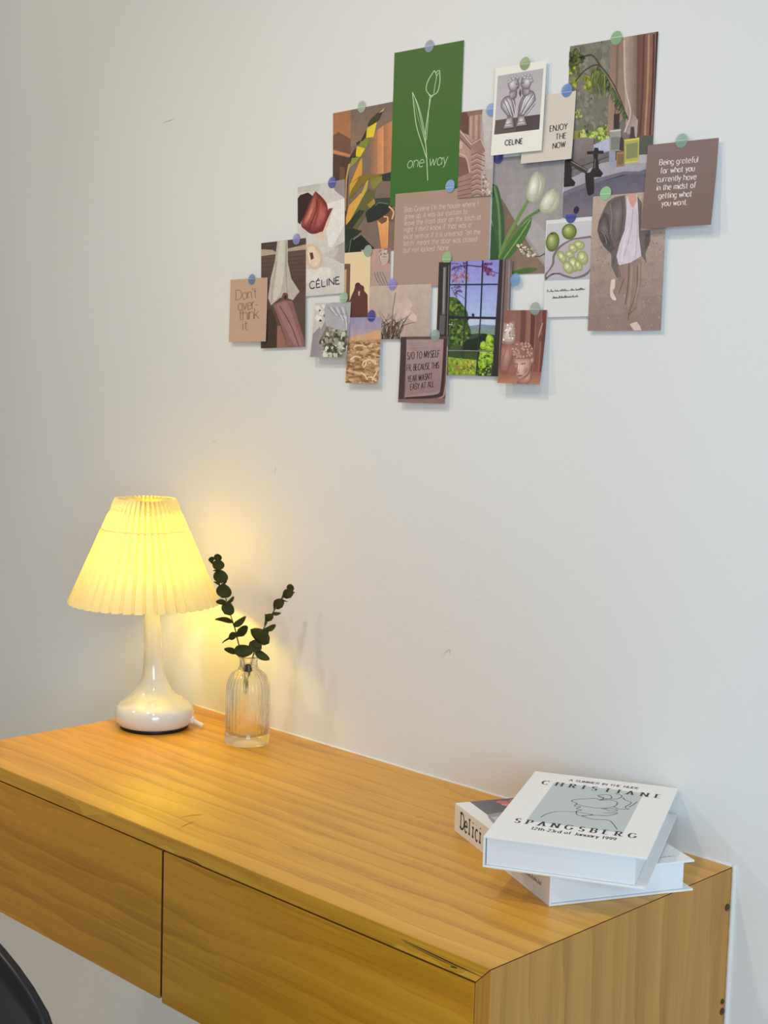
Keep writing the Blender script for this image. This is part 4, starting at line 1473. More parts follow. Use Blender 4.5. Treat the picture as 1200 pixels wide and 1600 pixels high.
def d_apple(a):
    a.bg((214, 212, 210))
    a.grad([(66, 362), (350, 342), (340, 716), (60, 720)], (198, 192, 194), (180, 174, 186))
    a.ball(104, 476, 43, 64, (98, 110, 54), (182, 188, 130), 5)
    a.ell(100, 425, 10, 6, (74, 74, 40))
    a.ball(208, 412, 48, 52, (98, 110, 52), (184, 190, 126))
    a.poly([(345, 440), (240, 455), (150, 500), (108, 560), (104, 610), (85, 650), (62, 680), (66, 716), (100, 690), (140, 680), (190, 700), (260, 710), (345, 660)], (120, 108, 108), True)
    a.poly([(345, 455), (240, 465), (160, 510), (122, 565), (118, 612), (98, 650), (72, 684), (80, 705), (110, 680), (150, 672), (200, 690), (260, 698), (345, 640)], (182, 168, 176), True)
    for x, y_, rx, ry, an in ((272, 500, 38, 30, 20), (235, 520, 34, 26, 40), (165, 575, 24, 46, -30), (215, 560, 30, 24, 30), (240, 620, 34, 50, -20), (295, 580, 34, 46, -20), (205, 640, 30, 44, -35), (270, 630, 22, 36, -25)):
        a.ball(x, y_, rx, ry, (150, 154, 96), (222, 220, 178), an, -.25, -.2)
        a.line([(x - rx * .5, y_ + ry * .4), (x + rx * .2, y_ + ry * .1), (x + rx * .4, y_ - ry * .5)], 3.5, (140, 146, 84))
    a.line([(70, 705), (110, 678), (150, 678)], 5, (70, 66, 76))
    a.squiggle((78, 788), (312, 780), 17, (84, 82, 84), 2.6, 3)
    a.squiggle((112, 828), (268, 822), 16, (78, 76, 78), 2.6, 8)


def d_wtulip(a):
    a.bg((150, 142, 140))
    a.grad([(768, 828), (1208, 792), (1190, 1300), (750, 1300)], (146, 138, 142), (160, 152, 148))
    a.poly([(745, 1300), (820, 1080), (880, 1180), (1095, 1540), (1090, 1560), (740, 1565)], (120, 100, 84))
    a.poly([(930, 1240), (1100, 1500), (1180, 1540), (1208, 1380), (1010, 1210)], (168, 160, 158))
    a.poly([(930, 1300), (1095, 1510), (1080, 1560), (800, 1560), (860, 1400)], (132, 110, 92))
    a.poly([(752, 980), (790, 1000), (815, 1080), (835, 1200), (835, 1360), (800, 1445), (770, 1300), (745, 1120)], (62, 92, 60), True)
    a.line([(770, 1000), (800, 1150), (810, 1420)], 14, (104, 136, 88))
    a.line([(985, 1095), (930, 1190), (850, 1330), (800, 1460)], 20, (110, 138, 74))
    a.line([(1060, 1150), (960, 1220), (870, 1350), (810, 1460)], 18, (92, 122, 66))
    a.poly([(1010, 1195), (1005, 1240), (960, 1340), (900, 1420), (850, 1465), (800, 1470), (870, 1350), (940, 1260)], (74, 110, 58), True)
    a.line([(1000, 1210), (930, 1320), (830, 1460)], 8, (130, 160, 90))
    a.poly([(745, 1200), (775, 1300), (800, 1460), (745, 1470)], (50, 84, 52))
    w1, w2 = (216, 214, 196), (190, 190, 168)
    a.poly([(1045, 912), (1085, 950), (1092, 1000), (1060, 1080), (1015, 1105), (980, 1080), (975, 1020), (1000, 950)], w2, True)
    a.blob([(1045, 912), (1085, 950), (1092, 1000), (1060, 1080), (1015, 1105), (980, 1080), (975, 1020), (1000, 950)], (160, 160, 138), (214, 212, 196), (1050, 1000))
    a.blob([(1045, 915), (1058, 960), (1048, 1050), (1010, 1100), (980, 1060), (1000, 955)], (176, 176, 152), (232, 230, 216), (1015, 1000))
    a.poly([(1150, 1018), (1182, 1060), (1178, 1120), (1135, 1175), (1080, 1175), (1055, 1135), (1080, 1060), (1120, 1030)], w2, True)
    a.blob([(1150, 1018), (1182, 1060), (1178, 1120), (1135, 1175), (1080, 1175), (1055, 1135), (1080, 1060), (1120, 1030)], (158, 158, 134), (212, 210, 192), (1140, 1100))
    a.blob([(1146, 1022), (1160, 1080), (1126, 1150), (1080, 1165), (1058, 1130), (1090, 1058)], (176, 176, 152), (230, 228, 214), (1100, 1090))
    a.line([(1060, 940), (1075, 1000), (1050, 1070)], 5, (168, 168, 144))
    a.line([(1155, 1040), (1165, 1100), (1135, 1160)], 5, (168, 168, 144))
    a.line([(925, 1375), (985, 1420), (1050, 1440), (1095, 1420)], 6, (92, 76, 60))
    a.speck([(920, 1360), (1040, 1400), (1040, 1440), (980, 1440), (915, 1390)], 30, 6, 11, [(206, 196, 176), (178, 164, 140), (222, 212, 196)], 4)
    a.poly([(885, 1535), (960, 1515), (1045, 1515), (1000, 1540), (900, 1560)], (80, 104, 56), True)


def d_beige(a):
    a.bg((168, 140, 126))
    c = (206, 186, 174)
    for s, p0, p1 in (('Bob Greene | In the house where I', (170, 292), (975, 238)), ('grew up, it was our custom to', (168, 366), (858, 322)),
                      ('leave the front door on the latch at', (167, 440), (1010, 388)), ("right. I don't know if that was a", (167, 512), (895, 470)),
                      ('local term or if it is universal. "on the', (166, 588), (1003, 550)), ('latch" meant the door was closed', (166, 662), (965, 628)),
                      ('but not locked. None', (164, 738), (655, 716))):
        a.text(s, p0, p1, 55, (216, 198, 188), .085, .08, slant=.05, track=.17)


def d_window(a):
    a.bg((70, 64, 62))
    a.grad([(165, 80), (660, 70), (640, 640), (160, 640)], (140, 136, 206), (168, 186, 226))
    a.grad([(320, 640), (650, 640), (630, 730), (320, 730)], (196, 200, 226), (186, 196, 220))
    a.poly([(320, 735), (480, 715), (645, 725), (640, 800), (320, 800)], (124, 138, 160))
    a.poly([(320, 770), (480, 760), (645, 770), (640, 850), (320, 850)], (124, 146, 132))
    a.poly([(300, 815), (480, 800), (640, 820), (620, 980), (160, 980), (160, 850)], (58, 78, 56))
    gr = [(70, 98, 44), (98, 124, 52), (50, 76, 40), (124, 146, 66), (40, 60, 36)]
    a.poly([(160, 440), (215, 445), (280, 500), (345, 600), (350, 700), (380, 800), (330, 900), (160, 980)], (66, 90, 46), True)
    a.speck([(162, 445), (215, 450), (280, 505), (340, 600), (350, 720), (370, 800), (330, 900), (162, 950)], 150, 9, 22, gr, 3)
    a.poly([(330, 870), (420, 850), (500, 805), (530, 820), (510, 900), (450, 965), (300, 965)], (34, 46, 38), True)
    a.grad([(160, 1030), (440, 1040), (440, 1210), (160, 1210)], (150, 176, 58), (128, 156, 52))
    a.poly([(160, 985), (450, 985), (440, 1060), (300, 1050), (160, 1035)], (60, 80, 48))
    a.ell(365, 1115, 68, 62, (156, 164, 56), jag=.08)
    a.speck([(300, 1060), (430, 1070), (430, 1190), (250, 1200)], 90, 7, 15, [(176, 180, 66), (120, 136, 46), (196, 190, 90), (150, 150, 60), (98, 112, 44)], 5)
    a.speck([(162, 1050), (290, 1050), (260, 1205), (162, 1205)], 50, 8, 16, [(140, 170, 60), (116, 150, 50), (160, 186, 70), (150, 120, 70)], 15)
    for x, y_, rx, ry in ((560, 860, 38, 50), (500, 920, 34, 40), (560, 930, 44, 50), (510, 1010, 50, 50), (560, 1040, 44, 60), (490, 1090, 44, 50)):
        a.ell(x, y_, rx, ry, (140, 176, 52), jag=.12)
        a.ell(x - 5, y_ - 10, rx * .6, ry * .6, (176, 204, 72), jag=.15)
    a.speck([(470, 900), (610, 850), (600, 1205), (440, 1205)], 90, 6, 15, [(96, 136, 40), (160, 192, 62), (70, 104, 36), (122, 160, 52)], 6)
    a.line([(180, 170), (250, 135), (350, 125), (430, 135), (500, 140)], 9, (72, 44, 70))
    a.line([(500, 140), (570, 180), (640, 210)], 6, (90, 56, 84))
    a.line([(250, 140), (210, 220), (190, 300)], 4, (100, 66, 96))
    a.line([(220, 320), (240, 400), (320, 460)], 4, (96, 64, 92))
    a.speck([(480, 90), (570, 110), (600, 230), (560, 250), (490, 150)], 50, 6, 13, [(124, 66, 110), (150, 84, 126), (96, 50, 90)], 7, 1.5)
    a.speck([(180, 200), (330, 180), (380, 250), (330, 300), (190, 300)], 56, 5, 11, [(170, 112, 140), (146, 96, 140), (190, 136, 150)], 8, 1.6)
    a.speck([(180, 100), (330, 85), (330, 180), (190, 180)], 30, 4, 9, [(130, 84, 140), (110, 70, 120)], 11, 1.6)
    a.speck([(185, 330), (280, 330), (290, 430), (200, 440)], 24, 4, 9, [(116, 80, 130), (90, 62, 100)], 12, 1.6)
    fr = (44, 40, 52)
    a.line([(335, 80), (322, 640)], 13, fr)
    a.line([(492, 75), (472, 640)], 13, fr)
    a.line([(165, 318), (655, 318)], 12, fr)
    a.line([(160, 645), (645, 652)], 22, fr)
    a.line([(322, 650), (300, 1040)], 11, (64, 58, 58))
    a.line([(472, 650), (435, 1205)], 11, (60, 56, 54))
    a.line([(160, 972), (610, 972)], 12, (120, 122, 116))
    a.ell(400, 622, 12, 16, fr)
    a.poly([(655, 70), (690, 70), (640, 1215), (585, 1215)], (54, 48, 50))
    a.poly([(690, 70), (780, 68), (730, 1215), (640, 1215)], (124, 104, 104))
    a.line([(712, 75), (690, 560), (655, 1210)], 14, (78, 66, 68))
    a.line([(750, 75), (735, 560), (700, 1210)], 12, (150, 128, 124))
    a.poly([(50, 80), (175, 78), (160, 830), (150, 1210), (36, 1210)], (52, 48, 48))
    a.poly([(100, 140), (132, 140), (125, 620), (95, 620)], (112, 110, 112))
    a.line([(112, 150), (108, 600)], 7, (160, 158, 160))
    a.poly([(75, 625), (130, 628), (120, 820), (68, 810)], (96, 92, 96))
    a.line([(158, 120), (150, 830)], 7, (120, 114, 110))
    a.line([(165, 715), (205, 718)], 9, (196, 176, 160))


def d_statue(a):
    a.bg((132, 86, 78))
    a.grad([(707, 568), (1130, 568), (1048, 1301), (644, 1279)], (140, 94, 86), (150, 100, 84))
    for x, c, wd in ((880, (112, 70, 64), 50), (935, (150, 104, 92), 34), (975, (98, 58, 54), 40), (1030, (126, 80, 72), 46), (1085, (104, 64, 58), 36), (780, (146, 98, 92), 60)):
        a.line([(x + 12, 565), (x, 800), (x - 30, 1200)], wd, c)
    a.grad([(646, 1180), (1060, 1180), (1048, 1301), (644, 1279)], (142, 92, 76), (176, 124, 100))
    a.line([(1078, 700), (1040, 820), (1050, 880)], 10, (196, 150, 134))
    a.ell(1055, 850, 18, 36, (116, 68, 62))
    sh = (150, 104, 94)
    # pale torso behind
    a.blob([(665, 900), (790, 880), (800, 1000), (770, 1080), (730, 1190), (670, 1180), (655, 1040)], (132, 88, 80), (186, 138, 124), (720, 1010))
    a.blob([(700, 690), (740, 700), (770, 678), (805, 690), (800, 760), (812, 830), (780, 900), (700, 905), (668, 870), (690, 780)], (160, 128, 120), (232, 216, 208), (745, 790))
    a.speck([(700, 700), (800, 695), (800, 860), (690, 880)], 46, 6, 13, [(240, 228, 220), (170, 144, 138), (206, 184, 176)], 3)
    a.line([(700, 880), (712, 960), (690, 1060)], 12, sh)
    a.line([(765, 900), (752, 980), (760, 1060)], 8, sh)
    # curly-haired plaster head, looking down to the left
    a.blob([(905, 1170), (955, 1150), (970, 1240), (920, 1300), (830, 1292), (850, 1240)], (140, 94, 84), (196, 150, 134), (920, 1230))
    a.blob([(800, 1030), (960, 1040), (965, 1110), (945, 1190), (900, 1250), (850, 1270), (822, 1230), (815, 1160), (800, 1110)], (158, 112, 100), (226, 190, 172), (850, 1120))
    a.ball(972, 1070, 20, 34, (150, 104, 92), (214, 176, 160), 8)
    a.poly([(770, 930), (800, 890), (835, 880), (880, 900), (930, 890), (972, 935), (985, 1000), (970, 1050), (900, 1040), (850, 1050), (800, 1045), (775, 990)], (150, 104, 92), True)
    r = random.Random(4)
    for k in range(44):
        x, y_ = 780 + r.random() * 195, 895 + r.random() * 140
        if abs((x - 878) / 105) ** 2 + abs((y_ - 965) / 82) ** 2 < 1:
            a.ball(x, y_, r.uniform(11, 18), r.uniform(9, 15), (172, 128, 114), (212, 174, 158), r.uniform(0, 90), n=3)
    a.line([(812, 1098), (840, 1100)], 9, sh)
    a.line([(866, 1100), (912, 1092)], 9, sh)
    a.line([(836, 1108), (826, 1160), (836, 1182), (852, 1178)], 6, sh)
    a.line([(846, 1100), (842, 1160)], 9, (236, 206, 190))
    a.line([(838, 1215), (858, 1210), (880, 1214)], 7, (132, 84, 76))
    a.blob([(905, 1130), (945, 1110), (940, 1180), (905, 1220), (890, 1190)], (190, 146, 130), (160, 112, 100), (925, 1170))


def d_so(a):
    a.bg((92, 72, 70))
    a.poly([(205, 750), (240, 752), (225, 1160), (190, 1165)], (74, 56, 56))
    a.poly([(240, 765), (470, 758), (462, 1080), (440, 1105), (235, 1130)], (160, 132, 132))
    a.grad([(240, 768), (466, 762), (460, 1080), (236, 1118)], (168, 140, 140), (148, 118, 118))
    a.line([(478, 755), (470, 1060), (440, 1110), (240, 1135)], 18, (66, 48, 48))
    a.line([(495, 800), (492, 1060), (450, 1130), (250, 1152)], 10, (170, 140, 130))
    a.poly([(193, 1140), (495, 1125), (495, 1165), (193, 1165)], (132, 104, 98))
    for p in range(4):
        a.line([(252 + 4 * p, 790 + 14 * p), (340, 784 + 14 * p)], 3, (150, 118, 118))
    c = (44, 30, 34)
    for s, p0, p1, hh in (('S/O TO MYSELF', (246, 886), (446, 866), 42), ('FR, BECAUSE THIS', (245, 958), (446, 936), 38), ("YEAR WASN'T", (252, 1028), (406, 1006), 38), ('EASY AT ALL', (270, 1078), (420, 1054), 36)):
        a.text(s, p0, p1, hh, c, .13, .10, track=.2, slant=.06, jitter=.03)


mm_ = 0.001
card('plant_photo', 'photo card of sunlit yellow and dark green leaves, tucked behind the green tulip card', .3635, .9125, .126, .200, 1.8, .3 * mm_, .3 * mm_, [(60, 163), (689, 49), (671, 1465), (68, 1520)], d_plant)
card('tulip_photo', 'white photo card with one red tulip above dark capital lettering', .279, .8145, .099, .159, 2.5, 1.2 * mm_, 1.0 * mm_, [(503, 607), (800, 565), (796, 1280), (520, 1292)], d_tulip)
card('blouse_photo', 'brown photo card of a flowing white blouse and a mauve skirt', .2015, .7365, .100, .157, 2.0, 2.2 * mm_, 1.2 * mm_, [(277, 120), (563, 90), (558, 768), (288, 773)], d_cloth)
card('quote_card', "tan card reading Don't over-think it, at the far left of the collage", .1255, .6825, .087, .095, 1.0, 3.6 * mm_, 2.5 * mm_, [(93, 355), (325, 330), (312, 733), (88, 740)], d_dont)
card('couple_card', 'small cream card with the brown silhouette of an embracing couple', .3595, .7145, .052, .0905, 1.0, 2.0 * mm_, .4 * mm_, [(800, 178), (963, 172), (956, 580), (804, 584)], d_couple)
card('bust_photo', 'small dusty pink card of a draped bust, half hidden beside the couple silhouette', .395, .7175, .058, .051, .5, 1.1 * mm_, .3 * mm_, [(928, 160), (1086, 150), (1082, 384), (928, 388)], d_bust)
card('pampas_photo', 'beige landscape card of feathery pampas grass above the grey letter card', .4445, .667, .117, .073, .5, 2.7 * mm_, .5 * mm_, [(960, 388), (1344, 376), (1344, 716), (960, 720)], d_plume)
card('bouquet_photo', 'grey photo card of white flowers wrapped in clear foil, below the red tulip', .3125, .6445, .075, .0775, .8, 3.2 * mm_, 8 * mm_, [(620, 498), (845, 488), (818, 833), (592, 833)], d_flower)
card('desert_photo', 'sandy desert photo card with a violet sky, under the pampas grass', .380, .6235, .066, .092, .5, 4.0 * mm_, 3.5 * mm_, [(833, 588), (1038, 580), (1028, 1000), (825, 997)], d_desert)
card('green_tulip_card', 'tall green card with a white line-drawn tulip and the words one way', .483, .9785, .126, .204, 0, 1.0 * mm_, .3 * mm_, [(150, 170), (585, 97), (548, 1088), (124, 1136)], d_green)
card('building_photo', 'narrow brown photo card of a classical stone facade, right of the green card', .575, .887, .059, .1095, 0, 2.3 * mm_, .8 * mm_, [(567, 545), (785, 515), (755, 1062), (540, 1080)], d_building)
card('statue_polaroid', 'white-bordered instant photo of two kissing busts with black lettering beneath', .645, .9355, .082, .109, 0, 4.4 * mm_, 3.2 * mm_, [(793, 270), (1112, 222), (1078, 783), (768, 820)], d_polaroid)
card('quote_card', 'cream card reading ENJOY THE NOW, half under the instant photo of busts', .6915, .894, .079, .081, 0, 1.6 * mm_, 4.0 * mm_, [(-72, 492), (243, 448), (213, 880), (-100, 902)], d_enjoy)
card('bathroom_photo', 'tall photo card of a black tap, perfume bottles and a palm frond by a curtain', .782, .948, .127, .2045, 0, .6 * mm_, .5 * mm_, [(60, 170), (768, 48), (686, 1502), (-15, 1553)], d_bath)
card('quote_card', 'brown card with white lettering about being grateful, at the far right of the collage', .888, .82, .0945, .096, 0, 4.2 * mm_, 7 * mm_, [(705, 790), (1148, 742), (1092, 1290), (655, 1318)], d_grateful)
card('fashion_photo', 'photo card of a headless figure in a grey coat and beige trousers', .817, .7665, .105, .160, .5, 3.0 * mm_, 1.2 * mm_, [(360, 185), (820, 156), (797, 1025), (335, 1027)], d_man)
card('apple_card', 'white-edged card with green apples in a bowl above two handwritten lines', .7285, .742, .070, .119, 1.0, 2.0 * mm_, .6 * mm_, [(60, 338), (352, 316), (336, 940), (60, 940)], d_apple)
card('white_tulip_photo', 'grey photo card of two white tulips with long green leaves', .6595, .824, .113, .147, 0, .3 * mm_, .3 * mm_, [(768, 828), (1208, 792), (1180, 1540), (740, 1560)], d_wtulip)
card('quote_card', 'beige card covered with seven lines of thin pale text, in the middle of the collage', .516, .79, .171, .1255, 0, 1.7 * mm_, .3 * mm_, [(64, 90), (1122, 14), (1087, 1108), (53, 1108)], d_beige)
card('window_photo', 'photo card of a black sash window looking onto blue sky and a bright garden', .5795, .6955, .125, .148, 0, 3.0 * mm_, .8 * mm_, [(57, 88), (774, 70), (726, 1213), (38, 1206)], d_window)
card('bust_photo', 'reddish photo card of a curly-haired plaster head, overlapping the window photo', .6685, .6315, .069, .0922, 0, 4.4 * mm_, 9 * mm_, [(707, 568), (1130, 568), (1048, 1301), (644, 1279)], d_statue)
card('letter_board_photo', 'grey-mauve photo card with handwritten S/O TO MYSELF, lowest in the collage', .495, .5975, .087, .089, .8, 4.6 * mm_, 3 * mm_, [(205, 750), (495, 740), (495, 1162), (193, 1160)], d_so)

# ---------------------------------------------------------------- round stickers
SR = 0.0082
stick_mesh_mats = {}


def edge_line_mat(col):  # pale strip: card edge showing through, its highlight put into the colour
    nm = 'sticker_edge_line_%d_%d_%d' % col
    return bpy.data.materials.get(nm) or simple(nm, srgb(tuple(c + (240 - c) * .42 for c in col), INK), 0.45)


def sticker(x, z_, off, col, label, edge_line=0.0, tilt=0.0):
    key = col
    if key not in stick_mesh_mats:
        stick_mesh_mats[key] = sticker_mat('round_sticker_%d_%d_%d' % col, srgb(col, INK))
    vv, ff = [], []
    n_ = 28
    K = 4
    idx = {}
    vv.append((0, 0, 0))
    for k in range(1, K + 1):
        for i in range(n_):
            a = 2 * math.pi * i / n_
            zz = SR * k / K * math.sin(a)
            xx = SR * k / K * math.cos(a)
            vv.append((xx, max(0, zz) / SR * min(off * 0.5, 0.0012), zz))
    for i in range(n_):
        ff.append((0, 1 + i, 1 + (i + 1) % n_))
    for k in range(K - 1):
        for i in range(n_):
            j = (i + 1) % n_
            a = 1 + k * n_
            ff.append((a + i, a + n_ + i, a + n_ + j, a + j))
    o = mesh_obj('round_sticker', vv, ff, stick_mesh_mats[key], None, (x, -off, H + z_))
    if edge_line:
        cz = edge_line * SR
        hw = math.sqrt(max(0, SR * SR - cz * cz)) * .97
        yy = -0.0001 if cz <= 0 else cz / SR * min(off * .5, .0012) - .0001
        mesh_obj('edge_line', [(-hw, yy, cz - .0004), (hw, yy, cz - .0004 + hw * tilt), (hw, yy, cz + .0004 + hw * tilt), (-hw, yy, cz + .0004)], [(0, 1, 2, 3)],
                 edge_line_mat(col), o)
    tag(o, label, 'sticker', 'round stickers holding the cards')
    return o


STICK = [
    (0.4847, 0.9789, 1.9, (140, 148, 170), 'grey-blue round sticker on the top edge of the green tulip card'),
    (0.3587, 0.9139, 1.2, (166, 178, 160), 'pale sage round sticker above the sunlit leaf photo'),
    (0.3031, 0.8141, 2.2, (86, 92, 166), 'blue-violet round sticker above the red tulip'),
    (0.2311, 0.7375, 3.2, (142, 140, 188), 'lavender round sticker above the white blouse photo'),
    (0.1330, 0.6812, 4.6, (100, 126, 160), "slate blue round sticker above the card reading Don't over-think it"),
    (0.3805, 0.7152, 3.0, (150, 172, 154), 'sage round sticker on the top corner of the couple silhouette card'),
    (0.4311, 0.6684, 3.7, (146, 136, 194), 'lilac round sticker above the pampas grass card'),
    (0.3358, 0.6514, 4.2, (152, 186, 152), 'mint round sticker on the corner of the wrapped white flowers photo'),
    (0.3930, 0.6255, 5.0, (70, 66, 146), 'dark indigo round sticker above the desert photo'),
    (0.5315, 0.7940, 3.4, (134, 162, 208), 'light blue round sticker above the beige text card'),
    (0.5984, 0.8851, 4.2, (112, 150, 200), 'sky blue round sticker at the corner of the stone facade photo'),
    (0.6522, 0.9354, 5.3, (132, 154, 102), 'olive green round sticker above the instant photo of busts'),
    (0.6110, 0.8246, 1.2, (66, 62, 140), 'indigo round sticker peeking out below the instant photo of busts'),
    (0.7174, 0.8960, 2.6, (92, 130, 182), 'steel blue round sticker above the ENJOY THE NOW card'),
    (0.7870, 0.9488, 1.5, (132, 172, 130), 'green round sticker above the bathroom tap photo'),
    (0.8869, 0.8211, 5.2, (132, 162, 148), 'teal-grey round sticker above the brown grateful card'),
    (0.7829, 0.7688, 3.9, (146, 196, 142), 'bright mint round sticker above the grey coat photo'),
    (0.7319, 0.7444, 2.9, (62, 68, 152), 'royal blue round sticker above the green apples card'),
    (0.5305, 0.7007, 4.0, (142, 188, 132), 'apple green round sticker on the corner of the sash window photo'),
    (0.6496, 0.6697, 4.9, (102, 150, 190), 'blue round sticker on the right edge of the sash window photo'),
    (0.6837, 0.6334, 5.3, (146, 156, 148), 'grey-sage round sticker above the curly plaster head photo'),
    (0.5158, 0.5988, 5.5, (146, 160, 156), 'grey-green round sticker above the handwritten letter card'),
]
EDGE_LINE = {'grey-blue roun': .05, 'pale sage roun': -.05, 'blue-violet ro': .1, 'slate blue rou': .1, 'lilac round st': -.3, 'mint round sti': -.1, 'dark indigo ro': -.35, 'light blue rou': -.25,
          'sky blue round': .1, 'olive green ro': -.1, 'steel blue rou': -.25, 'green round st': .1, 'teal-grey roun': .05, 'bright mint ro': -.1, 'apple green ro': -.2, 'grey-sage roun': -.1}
for sx_, sz_, off, col, lab in STICK:      # x along the wall, height above the desk, distance from the wall in mm
    sticker(sx_, sz_, off * mm_, col, lab, EDGE_LINE.get(lab[:14], 0.0))


# ---------------------------------------------------------------- books
def book(name, label, loc, rz, Wd, Ln, Th, tilt=0.0):
    """closed hard-cover box book; local x = width (spine at x=0), y = length, z up"""
    root = empty(name, loc)
    root.rotation_euler = (tilt, 0, rz)
    ct = 0.0022
    ov = 0.0045
    bevel(mesh_obj('back_cover', *box(0, Wd, 0, Ln, 0, ct), M['bookcover'], root), .0004)
    bevel(mesh_obj('front_cover', *box(0, Wd, 0, Ln, Th - ct, Th), M['bookcover'], root), .0004)
    bevel(mesh_obj('spine', *box(0, ct, 0, Ln, ct, Th - ct), M['bookcover'], root), .0003)
    mesh_obj('page_block', *box(ct + .0012, Wd - ov * 2.6, ov * .55, Ln - ov * .55, ct + .0004, Th - ct - .0001), M['pages'], root)
    tag(root, label, 'book', 'stacked white books')
    return root


def spine_quad(w_, h_):
    return [(0, 0), (w_, 0), (w_, h_), (0, h_)]


# lower book: spine faces the room on the left side
a0 = Vector((0.9381, -0.2585, 0))
sd = Vector((0.7105 - 0.9381, -0.1512 + 0.2585, 0))
ang_sp = math.atan2(sd.y, sd.x)               # direction along the spine (local y)
LW, LL, LT = 0.1735, 0.2560, 0.0342
lower = book('hardcover_book', 'lower white hardcover book with Delici on its spine, at the desk corner', (a0.x, a0.y, H + 0.0002), ang_sp - math.pi / 2, LW, LL, LT)
# upper book: local x along its near edge, spine on the left
UW, UL, UT = 0.1712, 0.2450, 0.0340
upper = book('hardcover_book', 'upper white hardcover book with a grey line-drawing cover, lying askew on the other', (0.8772, -0.2962, H + LT + 0.0008), 0.4551, UW, UL, UT, rad(1.3))

# cover print of the upper book (drawing frame = the cover, millimetres, TL TR BR BL)
W_, L_ = UW * 1000, UL * 1000
art = Art(UW, UL, [(0, 0), (W_, 0), (W_, L_), (0, L_)], 1.05)
wht = (232, 231, 229)
x0, x1, y0_, y1_ = 31, 136, 35, 180
art.poly([(x0, y0_), (x1, y0_), (x1, y1_), (x0, y1_)], (186, 194, 196))
ink = (52, 54, 60)
art.text('A SUMMER IN THE NUDE', (46, 23), (128, 23), 7.5, (96, 96, 100), .17, .12, track=.26)
art.text('CHRISTIANE', (18, 47), (156, 47), 14, (48, 48, 52), .17, .06, serif=.17, track=1.0)
art.text('SPANGSBERG', (20, 191), (150, 191), 14, (48, 48, 52), .17, .06, serif=.17, track=.84)
art.text('12th-23rd of January 1999', (42, 206), (132, 206), 8.5, (60, 60, 64), .15, .10, track=.26)
# a loose continuous line drawing of a reclining head
dl = 1.05
for pts in ([(43, 188), (47, 172), (56, 158), (74, 150), (95, 152)],
            [(95, 152), (84, 163), (78, 158), (76, 146), (80, 139), (74, 136), (77, 127), (70, 126), (71, 115), (64, 109), (66, 100), (79, 90), (87, 84), (93, 88), (96, 78), (90, 72)],
            [(70, 117), (82, 123), (100, 122), (112, 108), (113, 90), (104, 84), (92, 90), (104, 76), (99, 62), (88, 70), (96, 80), (110, 76), (114, 60), (105, 52)],
            [(116, 66), (120, 76), (128, 84), (124, 106), (129, 112), (119, 116), (112, 110)],
            [(128, 104), (131, 92), (134, 76)],
            [(100, 124), (112, 118), (118, 124), (110, 128), (104, 124)],
            [(104, 140), (112, 136), (119, 132), (117, 140), (108, 150), (96, 154), (84, 162)],
            [(84, 163), (98, 170), (114, 166), (121, 178), (128, 196)]):
    art.line([(x_, 35 + (y_ - 36) * 143 / 169) for x_, y_ in pts], dl, ink)
up_print = art.build('cover_print', upper, 0.0, None, flat=True)
up_print.location = (UW / 2, UL, UT + 0.00004)

# cover and spine print of the lower book
W_, L_ = LW * 1000, LL * 1000
art = Art(LW, LL, [(0, 0), (W_, 0), (W_, L_), (0, L_)], 1.05)
# dark still-life picture near the far-left end of the cover
art.poly([(19, 0), (168, 0), (168, 110), (19, 110)], (98, 96, 104))
art.grad([(19, 0), (100, 0), (100, 50), (19, 50)], (112, 110, 118), (86, 84, 92), True)
art.poly([(19, 52), (40, 48), (60, 56), (100, 52), (100, 110), (19, 110)], (150, 150, 158), True)
art.poly([(19, 62), (50, 60), (90, 74), (90, 110), (19, 110)], (188, 188, 194))
for dx, dy, c in ((0, 0, (170, 84, 80)), (9, -5, (196, 112, 106)), (12, 6, (150, 64, 62)), (-6, 6, (206, 140, 132)), (18, 2, (168, 76, 74)), (5, 12, (140, 60, 58)), (-8, -3, (190, 110, 104))):
    art.ell(66 + dx, 16 + dy, 8, 7, c, 20, jag=.2)
lp = art.build('cover_picture', lower, 0.0, None, flat=True)
lp.location = (LW / 2, LL, LT + 0.00004)
art = Art(LW, LL, [(0, 0), (W_, 0), (W_, L_), (0, L_)], 1.05)
art.squiggle((128, 240), (160, 240), 4, (150, 150, 154), .6, 4)
lq = art.build('cover_lettering', lower, 0.0, None, flat=True)
lq.location = (LW / 2, LL, LT + 0.00004)
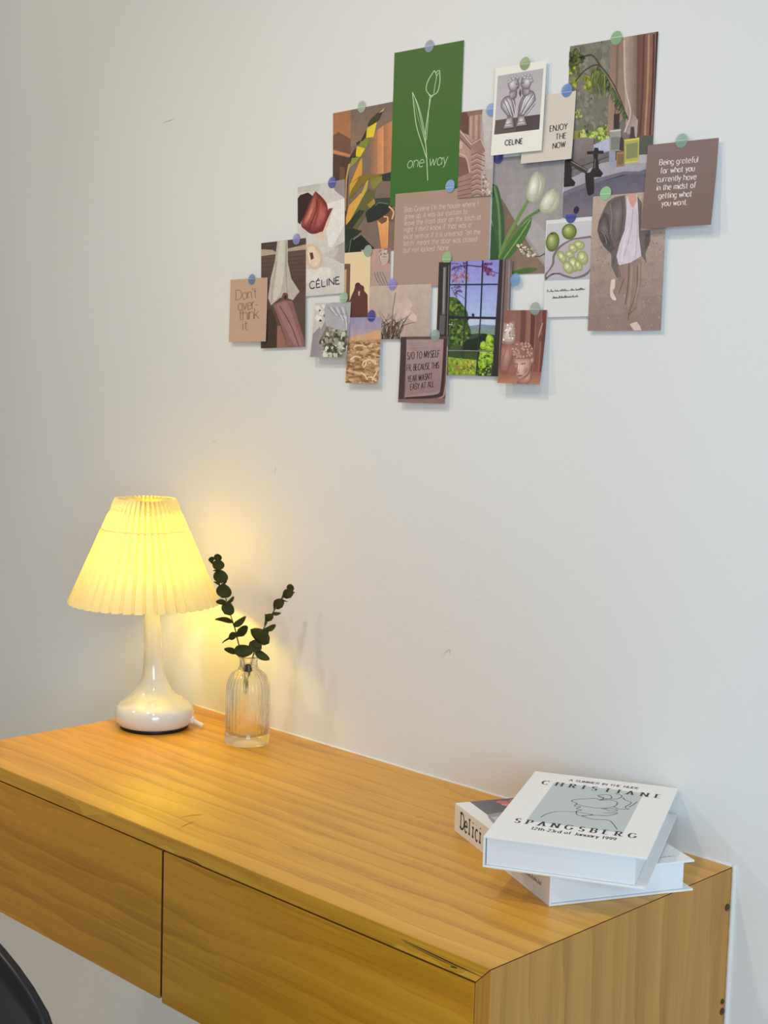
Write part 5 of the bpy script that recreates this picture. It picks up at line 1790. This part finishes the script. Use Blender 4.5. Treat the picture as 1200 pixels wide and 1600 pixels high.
# spine lettering runs from the far-left end towards the near corner
sp = Art(LL, LT, [(0, 0), (LL * 1000, 0), (LL * 1000, LT * 1000), (0, LT * 1000)], 1.05)
sp.text('Delici', (20, 25.5), (80, 25.5), 19.5, (46, 48, 54), .13, .12, serif=.13, track=.16, mono=.56)
spo = sp.build('spine_title', lower, 0.0, None)
sp = Art(LL, LT, [(0, 0), (LL * 1000, 0), (LL * 1000, LT * 1000), (0, LT * 1000)], 1.05)
sp.poly([(165, 10), (172, 10), (170, 17), (167, 17)], (60, 60, 66))
sp.squiggle((186, 19), (236, 19), 7, (140, 142, 150), .7, 6)
spq = sp.build('spine_lettering', lower, 0.0, None)
for q_ in (spo, spq):
    q_.rotation_euler = (0, 0, -math.pi / 2)
    q_.location = (-0.00004, LL / 2, LT)

# ---------------------------------------------------------------- chair in the lower left corner
chair = empty('shell_chair', (0.580, -0.625, 0.0))
tag(chair, 'black plastic chair with a rounded backrest in front of the left drawer', 'chair')
# backrest shell: curved sheet, outline a rounded arch
vv, ff = [], []
nu, nv = 24, 14
Wb = 0.270
for j in range(nv + 1):
    s = j / nv
    for i in range(nu + 1):
        u = -1 + 2 * i / nu
        uu = math.copysign(abs(u) ** 0.9, u)
        ztop = 0.8295 - 0.112 * (1 - math.sqrt(max(0.0, 1 - min(1, abs(uu) ** 2.0) * 0.985)))
        half = Wb * (0.80 + 0.20 * min(1, s * 1.6))
        zz = 0.44 + (ztop - 0.44) * s
        vv.append((half * uu, -0.160 - 0.020 * s + 0.05 * abs(uu) ** 2.2 * (1 - .8 * s), zz))
for j in range(nv):
    for i in range(nu):
        a = j * (nu + 1) + i
        ff.append((a, a + 1, a + nu + 2, a + nu + 1))
bk = mesh_obj('backrest', vv, ff, M['black'], chair, smooth=True)
sl = bk.modifiers.new('thickness', 'SOLIDIFY')
sl.thickness = 0.010
sl.offset = 0
vv, ff = [], []
for j in range(11):
    for i in range(17):
        u, s = -1 + i / 8, j / 10
        rr = 0.225 * (1 - 0.10 * (2 * s - 1) ** 4)
        vv.append((rr * u, -0.165 + 0.40 * s - 0.03 * abs(u) ** 3 * s, 0.445 - 0.012 * math.sin(math.pi * s) * (1 - u * u) - 0.02 * max(0, s - .85) * 6))
for j in range(10):
    for i in range(16):
        a = j * 17 + i
        ff.append((a, a + 1, a + 18, a + 17))
st = mesh_obj('seat', vv, ff, M['black'], chair, smooth=True)
sl = st.modifiers.new('thickness', 'SOLIDIFY')
sl.thickness = 0.012
for sx in (-1, 1):
    for sy, yb in ((-1, -0.12), (1, 0.17)):
        mesh_obj('leg', *tube([(sx * .15, yb, .432), (sx * .215, yb + sy * .05, .004)], .011, .008, 10), M['metal'], chair, smooth=True)
